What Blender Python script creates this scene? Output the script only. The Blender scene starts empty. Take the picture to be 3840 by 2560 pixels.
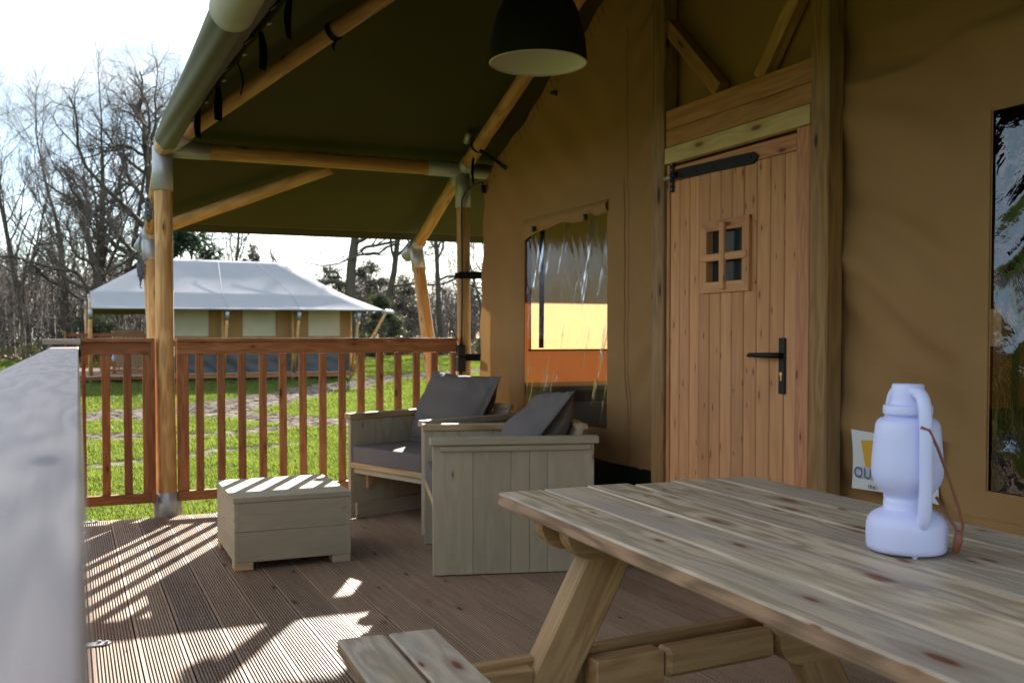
import bpy, bmesh, math, random
import numpy as np
from mathutils import Vector, Matrix, noise
R = math.radians
sc = bpy.context.scene
COL = sc.collection
rnd = random.Random(7)

# ------------------------------------------------------------------ camera
cam = bpy.data.cameras.new('camera')
camo = bpy.data.objects.new('camera', cam)
COL.objects.link(camo)
cam.sensor_width = 36.0
cam.lens = 34.69
cam.shift_y = 0.0223
cam.clip_start = 0.02
cam.clip_end = 900
cam.dof.use_dof = True
cam.dof.focus_distance = 2.6
cam.dof.aperture_fstop = 8.5
camo.location = (0, 0, 1.05)
camo.rotation_euler = (R(90 - 1.695), 0, -math.atan(1660 / 3700))
sc.camera = camo

# ------------------------------------------------------------------ sky and sun
SUN_EL = R(20.9)
SUN_AZ = math.atan2(0.454, 0.891)          # clockwise from +Y
world = bpy.data.worlds.new('World')
sc.world = world
world.use_nodes = True
wn, wl = world.node_tree.nodes, world.node_tree.links
bg = wn['Background']
bg.inputs['Strength'].default_value = 0.07
sky = wn.new('ShaderNodeTexSky')
sky.sky_type = 'NISHITA'
sky.sun_disc = False
sky.sun_elevation = SUN_EL
sky.sun_rotation = SUN_AZ
sky.air_density = 1.0
sky.dust_density = 0.3
sky.ozone_density = 2.5
wtc = wn.new('ShaderNodeTexCoord')
wmap = wn.new('ShaderNodeMapping')
wmap.inputs['Scale'].default_value = (1, 1, 3.2)
cln = wn.new('ShaderNodeTexNoise')
cln.inputs['Scale'].default_value = 2.6
cln.inputs['Detail'].default_value = 8
cln.inputs['Roughness'].default_value = 0.6
cln.inputs['Distortion'].default_value = 0.4
wl.new(wtc.outputs['Generated'], wmap.inputs['Vector'])
wl.new(wmap.outputs['Vector'], cln.inputs['Vector'])
clr = wn.new('ShaderNodeValToRGB')
clr.color_ramp.elements[0].position = 0.38
clr.color_ramp.elements[1].position = 0.56
wl.new(cln.outputs['Fac'], clr.inputs['Fac'])
cmix = wn.new('ShaderNodeMixRGB')
cl2 = wn.new('ShaderNodeTexNoise')
cl2.inputs['Scale'].default_value = 1.3
cl2.inputs['Detail'].default_value = 5
cl2.inputs['Distortion'].default_value = 0.6
wmap2 = wn.new('ShaderNodeMapping')
wmap2.inputs['Location'].default_value = (0.35, 0.9, 0.2)
wmap2.inputs['Scale'].default_value = (1, 1, 2.2)
wl.new(wtc.outputs['Generated'], wmap2.inputs['Vector'])
wl.new(wmap2.outputs['Vector'], cl2.inputs['Vector'])
cr2 = wn.new('ShaderNodeValToRGB')
cr2.color_ramp.elements[0].position = 0.40
cr2.color_ramp.elements[0].color = (2.35, 2.9, 3.35, 1)
cr2.color_ramp.elements[1].position = 0.62
cr2.color_ramp.elements[1].color = (7.6, 7.6, 7.5, 1)
wl.new(cl2.outputs['Fac'], cr2.inputs['Fac'])
wl.new(cr2.outputs['Color'], cmix.inputs['Color2'])
wl.new(clr.outputs['Color'], cmix.inputs['Fac'])
wl.new(sky.outputs['Color'], cmix.inputs['Color1'])
wl.new(cmix.outputs['Color'], bg.inputs['Color'])

sun = bpy.data.lights.new('sun', 'SUN')
sun.energy = 5.0
sun.angle = R(0.5)
sun.color = (1.0, 0.95, 0.87)
suno = bpy.data.objects.new('sun', sun)
COL.objects.link(suno)
sd = Vector((math.sin(SUN_AZ) * math.cos(SUN_EL), math.cos(SUN_AZ) * math.cos(SUN_EL), math.sin(SUN_EL)))
suno.rotation_euler = sd.to_track_quat('Z', 'Y').to_euler()
suno.location = (10, 20, 12)

sc.view_settings.view_transform = 'Standard'
sc.view_settings.look = 'None'
sc.view_settings.gamma = 1
sc.view_settings.exposure = 2.3
sc.render.engine = 'CYCLES'
sc.cycles.max_bounces = 8
sc.cycles.diffuse_bounces = 5
sc.cycles.transparent_max_bounces = 12
sc.cycles.caustics_reflective = False
sc.cycles.caustics_refractive = False
sc.cycles.sample_clamp_indirect = 6

# ------------------------------------------------------------------ node helpers
def newmat(name):
    m = bpy.data.materials.new(name)
    m.use_nodes = True
    nt = m.node_tree
    b = nt.nodes['Principled BSDF']
    return m, nt, b

def N(nt, t, **k):
    n = nt.nodes.new(t)
    for a, v in k.items():
        if a.startswith('i_'):
            n.inputs[a[2:].replace('_', ' ')].default_value = v
        else:
            setattr(n, a, v)
    return n

def ramp(nt, fac, stops):
    r = nt.nodes.new('ShaderNodeValToRGB')
    e = r.color_ramp.elements
    while len(e) < len(stops):
        e.new(0.5)
    for i, (p, c) in enumerate(stops):
        e[i].position = p
        e[i].color = (*c, 1) if len(c) == 3 else c
    nt.links.new(fac, r.inputs['Fac'])
    return r.outputs['Color']

def mixc(nt, fac, a, b, mode='MIX'):
    m = nt.nodes.new('ShaderNodeMixRGB')
    m.blend_type = mode
    for s, v in (('Fac', fac), ('Color1', a), ('Color2', b)):
        if isinstance(v, (int, float)):
            m.inputs[s].default_value = v
        elif isinstance(v, tuple):
            m.inputs[s].default_value = (*v, 1)
        else:
            nt.links.new(v, m.inputs[s])
    return m.outputs['Color']

def math_(nt, op, a, b=None):
    m = nt.nodes.new('ShaderNodeMath')
    m.operation = op
    for i, v in enumerate((a, b)):
        if v is None:
            continue
        if isinstance(v, (int, float)):
            m.inputs[i].default_value = v
        else:
            nt.links.new(v, m.inputs[i])
    return m.outputs[0]

def bump(nt, b, h, strength=0.3, dist=0.002):
    n = nt.nodes.new('ShaderNodeBump')
    n.inputs['Strength'].default_value = strength
    n.inputs['Distance'].default_value = dist
    nt.links.new(h, n.inputs['Height'])
    nt.links.new(n.outputs['Normal'], b.inputs['Normal'])

def wood(name, dark, light, knot=(0.06, 0.025, 0.01), rough=0.65, knots=0.5, grain=1.0, grey=None, greyamt=0.5, vary=0.25, knotscale=1.0, spec=0.3, ksize=1.0, edge=None, edgeaxis='z', ringw=0.42, nearw=0.9, darken=False):
    """Wood with the grain along the object's own X axis."""
    m, nt, b = newmat(name)
    tc = N(nt, 'ShaderNodeTexCoord')
    oi = N(nt, 'ShaderNodeObjectInfo')
    off = N(nt, 'ShaderNodeVectorMath', operation='SCALE')
    off.inputs[0].default_value = (37.3, 11.7, 23.9)
    nt.links.new(oi.outputs['Random'], off.inputs['Scale'])
    base = N(nt, 'ShaderNodeVectorMath', operation='ADD')
    nt.links.new(tc.outputs['Object'], base.inputs[0])
    nt.links.new(off.outputs[0], base.inputs[1])
    def mp(s):
        k = N(nt, 'ShaderNodeMapping')
        k.inputs['Scale'].default_value = s
        nt.links.new(base.outputs[0], k.inputs['Vector'])
        return k.outputs['Vector']
    def nz(s, scale, detail, dist=0.0, ro=0.6):
        n = N(nt, 'ShaderNodeTexNoise')
        n.inputs['Scale'].default_value = scale
        n.inputs['Detail'].default_value = detail
        n.inputs['Distortion'].default_value = dist
        n.inputs['Roughness'].default_value = ro
        nt.links.new(mp(s), n.inputs['Vector'])
        return n.outputs['Fac']
    # annual rings: wavy bands across the board
    vor = N(nt, 'ShaderNodeTexVoronoi', voronoi_dimensions='2D')
    vor.inputs['Scale'].default_value = 1.0
    vor.inputs['Randomness'].default_value = 0.7
    sx = N(nt, 'ShaderNodeSeparateXYZ')
    nt.links.new(mp((2.6 * knotscale, 8.5 * knotscale, 8.5 * knotscale)), sx.inputs[0])
    cx_ = N(nt, 'ShaderNodeCombineXYZ')
    nt.links.new(sx.outputs[0], cx_.inputs[0])
    nt.links.new(math_(nt, 'ADD', sx.outputs[1], sx.outputs[2]), cx_.inputs[1])
    nt.links.new(cx_.outputs[0], vor.inputs['Vector'])
    kd = vor.outputs['Distance']
    near = math_(nt, 'SUBTRACT', 1.0, math_(nt, 'MINIMUM', math_(nt, 'MULTIPLY', kd, 2.2), 1.0))
    band = nz((0.45, 6, 6), 1.6, 3, 0.3)
    ringv = math_(nt, 'ADD', math_(nt, 'MULTIPLY', band, 13.0 * grain), math_(nt, 'MULTIPLY', near, nearw))
    ring = math_(nt, 'SINE', math_(nt, 'MULTIPLY', ringv, 6.2))
    ring = math_(nt, 'ADD', math_(nt, 'MULTIPLY', ring, 0.5), 0.5)
    fine = nz((3, 110, 110), 1.0, 4, 0.2, 0.7)
    fibre = math_(nt, 'ADD', math_(nt, 'MULTIPLY', ring, ringw), math_(nt, 'MULTIPLY', fine, 1 - ringw))
    c = ramp(nt, fibre, [(0.2, dark), (0.75, light)])
    patch = nz((0.8, 3, 3), 1.3, 3)
    c = mixc(nt, ramp(nt, patch, [(0.35, (0, 0, 0)), (0.7, (0.55,) * 3)]), c, tuple(0.72 * x for x in light))
    if grey:
        c = mixc(nt, ramp(nt, nz((1.1, 5, 5), 1.1, 4), [(0.38, (0, 0, 0)), (0.62, (greyamt,) * 3)]), c, grey)
    if knots > 0:
        sel = N(nt, 'ShaderNodeSeparateColor')
        nt.links.new(vor.outputs['Color'], sel.inputs[0])
        kr = math_(nt, 'ADD', math_(nt, 'MULTIPLY', kd, math_(nt, 'ADD', math_(nt, 'MULTIPLY', sel.outputs[1], 1.6), 0.75 / ksize)), math_(nt, 'MULTIPLY', nz((20, 60, 60), 1.0, 2), 0.05))
        kmask = ramp(nt, kr, [(0.085, (1, 1, 1)), (0.135, (0, 0, 0))])
        halo = ramp(nt, kr, [(0.11, (0.5,) * 3), (0.30, (0, 0, 0))])
        on = math_(nt, 'GREATER_THAN', sel.outputs[0], 1 - knots)
        c = mixc(nt, math_(nt, 'MULTIPLY', halo, on), c, tuple(0.5 * a + 0.5 * k for a, k in zip(dark, knot)))
        c = mixc(nt, math_(nt, 'MULTIPLY', kmask, on), c, knot)
    if edge:
        sn = N(nt, 'ShaderNodeSeparateXYZ')
        nt.links.new(tc.outputs['Normal'], sn.inputs[0])
        em = ramp(nt, math_(nt, 'ABSOLUTE', sn.outputs[{'x': 0, 'y': 1, 'z': 2}[edgeaxis]]), [(0.45, (0.8,) * 3), (0.75, (0, 0, 0))])
        ec = mixc(nt, ramp(nt, fibre, [(0.25, (0, 0, 0)), (0.6, (1, 1, 1))]), tuple(0.45 * x for x in edge), edge)
        c = mixc(nt, em, c, ec)
    if darken:      # darker colour in the machined grooves of the board
        dz = N(nt, 'ShaderNodeSeparateXYZ')
        nt.links.new(tc.outputs['Object'], dz.inputs[0])
        dm = math_(nt, 'MULTIPLY', math_(nt, 'LESS_THAN', dz.outputs[2], -0.0015), 0.62)
        c = mixc(nt, dm, c, (0.045, 0.030, 0.020))
    v = math_(nt, 'ADD', math_(nt, 'MULTIPLY', oi.outputs['Random'], vary), 1 - vary / 2)
    c = mixc(nt, 1.0, c, v, 'MULTIPLY')
    nt.links.new(c, b.inputs['Base Color'])
    b.inputs['Roughness'].default_value = rough
    b.inputs['Specular IOR Level'].default_value = spec
    bump(nt, b, math_(nt, 'ADD', fine, math_(nt, 'MULTIPLY', ring, 0.3)), 0.45, 0.0012)
    return m

def plain(name, col, rough=0.6, metal=0.0, var=0.12, nscale=40.0, bmp=0.1, bd=0.001, spec=0.5):
    m, nt, b = newmat(name)
    tc = N(nt, 'ShaderNodeTexCoord')
    n = N(nt, 'ShaderNodeTexNoise')
    n.inputs['Scale'].default_value = nscale
    n.inputs['Detail'].default_value = 4
    nt.links.new(tc.outputs['Object'], n.inputs['Vector'])
    n2 = N(nt, 'ShaderNodeTexNoise')
    n2.inputs['Scale'].default_value = nscale / 9
    n2.inputs['Detail'].default_value = 3
    nt.links.new(tc.outputs['Object'], n2.inputs['Vector'])
    s = math_(nt, 'MULTIPLY', math_(nt, 'ADD', n.outputs['Fac'], n2.outputs['Fac']), 0.5)
    c = ramp(nt, s, [(0.3, tuple(x * (1 - var) for x in col)), (0.7, tuple(min(1, x * (1 + var)) for x in col))])
    nt.links.new(c, b.inputs['Base Color'])
    b.inputs['Roughness'].default_value = rough
    b.inputs['Metallic'].default_value = metal
    b.inputs['Specular IOR Level'].default_value = spec
    if bmp:
        bump(nt, b, s, bmp, bd)
    return m

def canvas(name, col, trans=0.25, tcol=None, weave=0.25, var=0.10, darken=None):
    m, nt, b = newmat(name)
    tc = N(nt, 'ShaderNodeTexCoord')
    n = N(nt, 'ShaderNodeTexNoise')
    n.inputs['Scale'].default_value = 2.2
    n.inputs['Detail'].default_value = 5
    nt.links.new(tc.outputs['Object'], n.inputs['Vector'])
    f = N(nt, 'ShaderNodeTexNoise')
    f.inputs['Scale'].default_value = 380
    f.inputs['Detail'].default_value = 2
    nt.links.new(tc.outputs['Object'], f.inputs['Vector'])
    c = ramp(nt, n.outputs['Fac'], [(0.3, tuple(x * (1 - var) for x in col)), (0.7, tuple(x * (1 + var) for x in col))])
    c = mixc(nt, ramp(nt, f.outputs['Fac'], [(0.3, (0, 0, 0)), (0.7, (0.25,) * 3)]), c, tuple(0.7 * x for x in col))
    nt.links.new(c, b.inputs['Base Color'])
    b.inputs['Roughness'].default_value = 0.9
    b.inputs['Specular IOR Level'].default_value = 0.15
    bump(nt, b, f.outputs['Fac'], weave, 0.0006)
    if trans > 0:
        t = N(nt, 'ShaderNodeBsdfTranslucent')
        t.inputs['Color'].default_value = (*(tcol or col), 1)
        mx = N(nt, 'ShaderNodeMixShader')
        mx.inputs[0].default_value = trans
        out = nt.nodes['Material Output']
        nt.links.new(b.outputs[0], mx.inputs[1])
        nt.links.new(t.outputs[0], mx.inputs[2])
        nt.links.new(mx.outputs[0], out.inputs['Surface'])
    return m

def pvc(name, tint=(0.9, 0.9, 0.88), refl=0.14, bs=1.0, bdist=0.01, scale=(2.0, 9.0, 3.0), rot=0.6, rough=0.06, fk=0.5, streak=0.0, sscale=(1, 0.034, 0.55), srot=0.36):
    """Clear creased plastic sheet."""
    m, nt, b = newmat(name)
    nt.nodes.remove(b)
    tc = N(nt, 'ShaderNodeTexCoord')
    mp = N(nt, 'ShaderNodeMapping')
    mp.inputs['Rotation'].default_value = (rot, 0, 0)
    mp.inputs['Scale'].default_value = scale
    nt.links.new(tc.outputs['Object'], mp.inputs['Vector'])
    n = N(nt, 'ShaderNodeTexNoise')
    n.inputs['Scale'].default_value = 2.4
    n.inputs['Detail'].default_value = 5
    n.inputs['Roughness'].default_value = 0.55
    n.inputs['Distortion'].default_value = 0.5
    nt.links.new(mp.outputs[0], n.inputs['Vector'])
    bp = N(nt, 'ShaderNodeBump')
    bp.inputs['Strength'].default_value = bs
    bp.inputs['Distance'].default_value = bdist
    nt.links.new(n.outputs['Fac'], bp.inputs['Height'])
    tr = N(nt, 'ShaderNodeBsdfTransparent')
    tr.inputs['Color'].default_value = (*tint, 1)
    gl = N(nt, 'ShaderNodeBsdfGlossy')
    gl.inputs['Roughness'].default_value = rough
    gl.inputs['Color'].default_value = (0.78, 0.87, 1.0, 1)  # blue of the reflected sky put into the gloss colour
    nt.links.new(bp.outputs[0], gl.inputs['Normal'])
    lw = N(nt, 'ShaderNodeFresnel')
    lw.inputs['IOR'].default_value = 1.5
    fac = math_(nt, 'ADD', math_(nt, 'MULTIPLY', lw.outputs[0], fk), refl)
    if streak > 0:  # diagonal sky reflections painted in as noise bands of extra gloss
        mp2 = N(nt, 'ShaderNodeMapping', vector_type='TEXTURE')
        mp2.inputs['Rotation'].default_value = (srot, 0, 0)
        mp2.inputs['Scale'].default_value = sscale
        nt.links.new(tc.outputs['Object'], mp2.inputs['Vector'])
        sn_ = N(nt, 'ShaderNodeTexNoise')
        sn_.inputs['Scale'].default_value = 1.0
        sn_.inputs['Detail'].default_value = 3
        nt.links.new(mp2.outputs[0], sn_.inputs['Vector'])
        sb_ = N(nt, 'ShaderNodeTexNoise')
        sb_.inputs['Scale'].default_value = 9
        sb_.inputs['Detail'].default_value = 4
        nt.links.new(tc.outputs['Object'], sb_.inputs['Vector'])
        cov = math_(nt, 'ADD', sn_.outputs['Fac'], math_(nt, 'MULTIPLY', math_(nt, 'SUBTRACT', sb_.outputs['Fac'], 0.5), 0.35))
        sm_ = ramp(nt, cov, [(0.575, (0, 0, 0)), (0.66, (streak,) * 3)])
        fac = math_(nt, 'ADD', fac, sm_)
    mx = N(nt, 'ShaderNodeMixShader')
    nt.links.new(fac, mx.inputs[0])
    nt.links.new(tr.outputs[0], mx.inputs[1])
    nt.links.new(gl.outputs[0], mx.inputs[2])
    nt.links.new(mx.outputs[0], nt.nodes['Material Output'].inputs['Surface'])
    return m

M = {}
M['pole'] = wood('pine_pole', (0.36, 0.18, 0.06), (0.60, 0.36, 0.14), knot=(0.10, 0.035, 0.012), rough=0.5, knots=0.5, grain=0.4, vary=0.15, knotscale=1.2, ksize=0.7)
M['fence'] = wood('stained_fence', (0.19, 0.065, 0.022), (0.34, 0.142, 0.055), knot=(0.05, 0.015, 0.008), rough=0.62, knots=0.4, grain=0.6, vary=0.35, knotscale=1.3, ksize=0.75)
M['rail'] = wood('weathered_rail', (0.21, 0.155, 0.13), (0.39, 0.30, 0.255), knot=(0.10, 0.07, 0.06), rough=0.42, knots=0.3, grain=0.6, vary=0.1, spec=0.25)
M['door'] = wood('larch_door', (0.47, 0.205, 0.085), (0.66, 0.34, 0.155), knot=(0.20, 0.06, 0.025), rough=0.6, knots=0.75, grain=0.4, vary=0.26, knotscale=1.8, ksize=0.6, ringw=0.22, nearw=0.4)
M['doorred'] = wood('red_larch', (0.42, 0.165, 0.075), (0.58, 0.27, 0.13), knot=(0.15, 0.04, 0.02), rough=0.6, knots=0.6, grain=0.7, vary=0.1, knotscale=1.3)
M['header'] = wood('pale_spruce', (0.46, 0.33, 0.12), (0.60, 0.46, 0.20), knot=(0.16, 0.08, 0.03), rough=0.6, knots=0.6, grain=0.6, vary=0.08)
M['lintel'] = wood('lintel_pine', (0.33, 0.145, 0.045), (0.46, 0.23, 0.08), knot=(0.08, 0.03, 0.012), rough=0.6, knots=0.5, grain=0.7, vary=0.15)
M['post'] = wood('treated_post', (0.19, 0.09, 0.028), (0.37, 0.205, 0.07), knot=(0.03, 0.012, 0.008), rough=0.6, knots=0.6, grain=0.6, grey=(0.28, 0.21, 0.14), greyamt=0.35, vary=0.15)
M['deck'] = wood('deck_wood', (0.21, 0.12, 0.072), (0.41, 0.275, 0.178), knot=(0.035, 0.02, 0.016), rough=0.62, knots=0.35, grain=0.5, grey=(0.35, 0.265, 0.195), greyamt=0.5, vary=0.45, knotscale=0.9, ksize=0.5, ringw=0.2, nearw=0.2, darken=True, spec=0.35)
M['furn'] = wood('grey_wash_wood', (0.36, 0.31, 0.21), (0.45, 0.395, 0.28), knot=(0.14, 0.12, 0.09), rough=0.7, knots=0.3, grain=0.25, grey=(0.42, 0.345, 0.25), greyamt=0.7, vary=0.16, knotscale=1.1, ksize=0.45)
M['furnraw'] = wood('grey_wash_raw_side', (0.34, 0.31, 0.205), (0.43, 0.40, 0.275), knots=0.2, grain=0.3, rough=0.7, edge=(0.50, 0.30, 0.14))
M['rawedge'] = wood('raw_edge_wood', (0.42, 0.26, 0.13), (0.58, 0.40, 0.22), rough=0.7, knots=0.1, grain=0.6)
M['picnic'] = wood('picnic_wood', (0.25, 0.175, 0.10), (0.74, 0.60, 0.42), knot=(0.17, 0.06, 0.03), rough=0.5, knots=0.75, grain=0.6, grey=(0.37, 0.325, 0.275), greyamt=0.75, vary=0.2, knotscale=1.5, spec=0.4, ksize=1.1, edge=(0.36, 0.20, 0.115))
M['picnicleg'] = wood('picnic_leg_wood', (0.30, 0.165, 0.065), (0.50, 0.325, 0.155), knot=(0.10, 0.04, 0.02), rough=0.55, knots=0.5, grain=0.5, vary=0.15)
M['bark'] = plain('bark', (0.075, 0.062, 0.048), rough=0.9, var=0.4, nscale=8, bmp=0.5, bd=0.02)
M['twig'] = plain('twig', (0.085, 0.066, 0.055), rough=0.9, var=0.3, nscale=3, bmp=0)
M['galv'] = plain('galvanised_steel', (0.36, 0.38, 0.40), rough=0.38, metal=0.35, var=0.12, nscale=60, bmp=0.15)
M['black'] = plain('black_metal', (0.008, 0.008, 0.009), rough=0.5, var=0.2, nscale=90, bmp=0.1, spec=0.25)
M['blackpl'] = plain('black_plastic', (0.015, 0.015, 0.017), rough=0.5, var=0.2, nscale=90, bmp=0.1)
M['strap'] = canvas('black_webbing', (0.010, 0.010, 0.012), trans=0)
M['brass'] = plain('brass', (0.65, 0.48, 0.2), rough=0.3, metal=0.9, var=0.1, bmp=0)
M['tan'] = canvas('tan_canvas', (0.355, 0.205, 0.085), trans=0.10, tcol=(0.45, 0.26, 0.08))
M['tanside'] = canvas('tan_side_canvas', (0.30, 0.19, 0.078), trans=0.20, tcol=(0.26, 0.072, 0.018))
M['cream'] = canvas('cream_canvas', (0.78, 0.74, 0.54), trans=0.35, tcol=(0.74, 0.49, 0.22))
M['roofin'] = canvas('olive_roof_lining', (0.067, 0.067, 0.026), trans=0.04, tcol=(0.12, 0.11, 0.02), var=0.05)
M['roofout'] = canvas('grey_roof_canvas', (0.32, 0.325, 0.345), trans=0.05, tcol=(0.3, 0.28, 0.2), var=0.03, weave=0.1)
M['roll'] = canvas('rolled_olive_canvas', (0.17, 0.17, 0.135), trans=0.0)
M['rollpale'] = canvas('pale_roll_canvas', (0.42, 0.41, 0.33), trans=0.0)
M['tub'] = plain('black_groundsheet', (0.012, 0.012, 0.013), rough=0.28, var=0.2, nscale=12, bmp=0.6, bd=0.01)
M['greytub'] = plain('grey_groundsheet', (0.055, 0.058, 0.065), rough=0.5, var=0.15, nscale=10, bmp=0.4, bd=0.01)
M['cushion'] = canvas('grey_cushion_fabric', (0.16, 0.14, 0.135), trans=0, weave=0.5, var=0.06)
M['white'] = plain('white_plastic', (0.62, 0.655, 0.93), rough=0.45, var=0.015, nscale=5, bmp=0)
M['leather'] = plain('brown_leather_cord', (0.22, 0.075, 0.04), rough=0.5, var=0.2, nscale=80)
M['lampin'] = plain('white_enamel', (0.78, 0.77, 0.70), rough=0.55, var=0.02, nscale=20, bmp=0)
M['lampout'] = plain('matt_black_shade', (0.012, 0.012, 0.012), rough=0.6, var=0.1, nscale=30, bmp=0)
M['glass'] = plain('dark_pane_glass', (0.03, 0.03, 0.03), rough=0.2, var=0.3, nscale=20, bmp=0.1, spec=0.15)
M['rope'] = plain('grey_guy_rope', (0.10, 0.13, 0.15), rough=0.8, var=0.4, nscale=200, bmp=0.4)
M['signw'] = canvas('white_banner', (0.70, 0.70, 0.68), trans=0.05, var=0.03)
M['signy'] = plain('yellow_print', (0.62, 0.33, 0.02), rough=0.6, bmp=0, var=0.03)
M['signb'] = plain('blue_print', (0.02, 0.09, 0.25), rough=0.6, bmp=0, var=0.03)
M['signk'] = plain('dark_print', (0.05, 0.05, 0.06), rough=0.6, bmp=0, var=0.03)
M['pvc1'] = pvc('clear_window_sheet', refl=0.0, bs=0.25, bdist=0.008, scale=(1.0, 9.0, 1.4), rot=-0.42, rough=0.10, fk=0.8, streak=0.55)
M['pvc2'] = pvc('creased_window_sheet', tint=(0.05, 0.05, 0.05), refl=0.05, fk=1.0, bs=0.35, bdist=0.02, scale=(1.0, 3.4, 2.2), rot=0.6, rough=0.04)

# grass / ground
def ground_mat():
    m, nt, b = newmat('lawn_ground')
    tc = N(nt, 'ShaderNodeTexCoord')
    def nz(s, d, r=0.6):
        n = N(nt, 'ShaderNodeTexNoise')
        n.inputs['Scale'].default_value = s
        n.inputs['Detail'].default_value = d
        n.inputs['Roughness'].default_value = r
        nt.links.new(tc.outputs['Object'], n.inputs['Vector'])
        return n.outputs['Fac']
    a = N(nt, 'ShaderNodeAttribute', attribute_name='mud')
    l = N(nt, 'ShaderNodeAttribute', attribute_name='litter')
    g = ramp(nt, nz(1.3, 6), [(0.25, (0.038, 0.065, 0.010)), (0.5, (0.072, 0.100, 0.016)), (0.75, (0.115, 0.130, 0.030))])
    g = mixc(nt, ramp(nt, nz(38, 4), [(0.35, (0, 0, 0)), (0.7, (0.7,) * 3)]), g, (0.055, 0.095, 0.014))
    g = mixc(nt, ramp(nt, nz(0.25, 3), [(0.4, (0, 0, 0)), (0.65, (0.4,) * 3)]), g, (0.14, 0.165, 0.03))
    md = ramp(nt, nz(7, 7, 0.7), [(0.40, (0.035, 0.028, 0.022)), (0.50, (0.16, 0.13, 0.105)), (0.68, (0.38, 0.33, 0.28))])
    brk = nz(6, 6, 0.75)
    mf = math_(nt, 'ADD', a.outputs['Fac'], math_(nt, 'MULTIPLY', math_(nt, 'SUBTRACT', brk, 0.5), 1.3))
    c = mixc(nt, ramp(nt, mf, [(0.45, (0, 0, 0)), (0.58, (1, 1, 1))]), g, md)
    lt = ramp(nt, nz(5, 6, 0.7), [(0.3, (0.03, 0.022, 0.016)), (0.7, (0.13, 0.085, 0.055))])
    lf = math_(nt, 'ADD', l.outputs['Fac'], math_(nt, 'MULTIPLY', math_(nt, 'SUBTRACT', nz(0.6, 4), 0.5), 0.8))
    c = mixc(nt, ramp(nt, lf, [(0.45, (0, 0, 0)), (0.55, (1, 1, 1))]), c, lt)
    nt.links.new(c, b.inputs['Base Color'])
    b.inputs['Roughness'].default_value = 0.95
    b.inputs['Specular IOR Level'].default_value = 0.0
    bump(nt, b, nz(22, 6, 0.75), 0.9, 0.05)
    return m
M['ground'] = ground_mat()

def leafmat(name, col, trans=0.35, tcol=None, rough=0.6):
    m, nt, b = newmat(name)
    oi = N(nt, 'ShaderNodeTexCoord')
    n = N(nt, 'ShaderNodeTexNoise')
    n.inputs['Scale'].default_value = 0.9
    n.inputs['Detail'].default_value = 6
    nt.links.new(oi.outputs['Object'], n.inputs['Vector'])
    c = ramp(nt, n.outputs['Fac'], [(0.3, tuple(0.6 * x for x in col)), (0.7, tuple(1.35 * x for x in col))])
    nt.links.new(c, b.inputs['Base Color'])
    b.inputs['Roughness'].default_value = rough
    t = N(nt, 'ShaderNodeBsdfTranslucent')
    t.inputs['Color'].default_value = (*(tcol or col), 1)
    mx = N(nt, 'ShaderNodeMixShader')
    mx.inputs[0].default_value = trans
    nt.links.new(b.outputs[0], mx.inputs[1])
    nt.links.new(t.outputs[0], mx.inputs[2])
    nt.links.new(mx.outputs[0], nt.nodes['Material Output'].inputs['Surface'])
    return m
M['blade'] = leafmat('grass_blade', (0.070, 0.105, 0.015), 0.45, (0.16, 0.20, 0.026))
M['holly'] = leafmat('evergreen_leaf', (0.012, 0.030, 0.010), 0.15, (0.03, 0.06, 0.01), 0.4)
M['ivy'] = leafmat('shrub_leaf', (0.045, 0.052, 0.026), 0.25, (0.09, 0.10, 0.03))
M['pinelf'] = leafmat('pine_needle', (0.075, 0.072, 0.052), 0.25)
M['litter'] = leafmat('dead_leaf', (0.12, 0.07, 0.04), 0.3)

# ------------------------------------------------------------------ object helpers
WM = {}
def setp(o, parent, mw):
    WM[o.name] = mw
    if parent is not None:
        o.parent = parent
        o.matrix_basis = WM[parent.name].inverted() @ mw
    else:
        o.matrix_basis = mw

def tag(o, label=None, cat=None, group=None, kind=None):
    if label: o['label'] = label
    if cat: o['category'] = cat
    if group: o['group'] = group
    if kind: o['kind'] = kind
    return o

def thing(name, label, cat, loc=(0, 0, 0), rz=0.0, group=None, kind=None):
    o = bpy.data.objects.new(name, None)
    COL.objects.link(o)
    o.empty_display_size = 0.1
    setp(o, None, Matrix.Translation(loc) @ Matrix.Rotation(rz, 4, 'Z'))
    return tag(o, label, cat, group, kind)

def mesh(name, verts, faces, mat=None, smooth=False):
    me = bpy.data.meshes.new(name)
    me.from_pydata([tuple(v) for v in verts], [], faces)
    if mat is not None:
        me.materials.append(mat)
    if smooth:
        me.polygons.foreach_set('use_smooth', [True] * len(me.polygons))
    me.update()
    return me

def link(name, me, parent=None, mw=None, kind=None, label=None):
    o = bpy.data.objects.new(name, me)
    COL.objects.link(o)
    setp(o, parent, mw if mw is not None else (WM[parent.name].copy() if parent is not None else Matrix.Identity(4)))
    if kind: o['kind'] = kind
    if label: o['label'] = label
    return o

def frame(p0, p1, up=(0, 0, 1)):
    p0, p1 = Vector(p0), Vector(p1)
    x = (p1 - p0).normalized()
    u = Vector(up)
    if abs(x.dot(u)) > 0.99:
        u = Vector((1, 0, 0))
    y = u.cross(x).normalized()
    z = x.cross(y)
    m = Matrix((x, y, z)).transposed().to_4x4()
    return Matrix.Translation((p0 + p1) / 2) @ m, (p1 - p0).length

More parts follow.
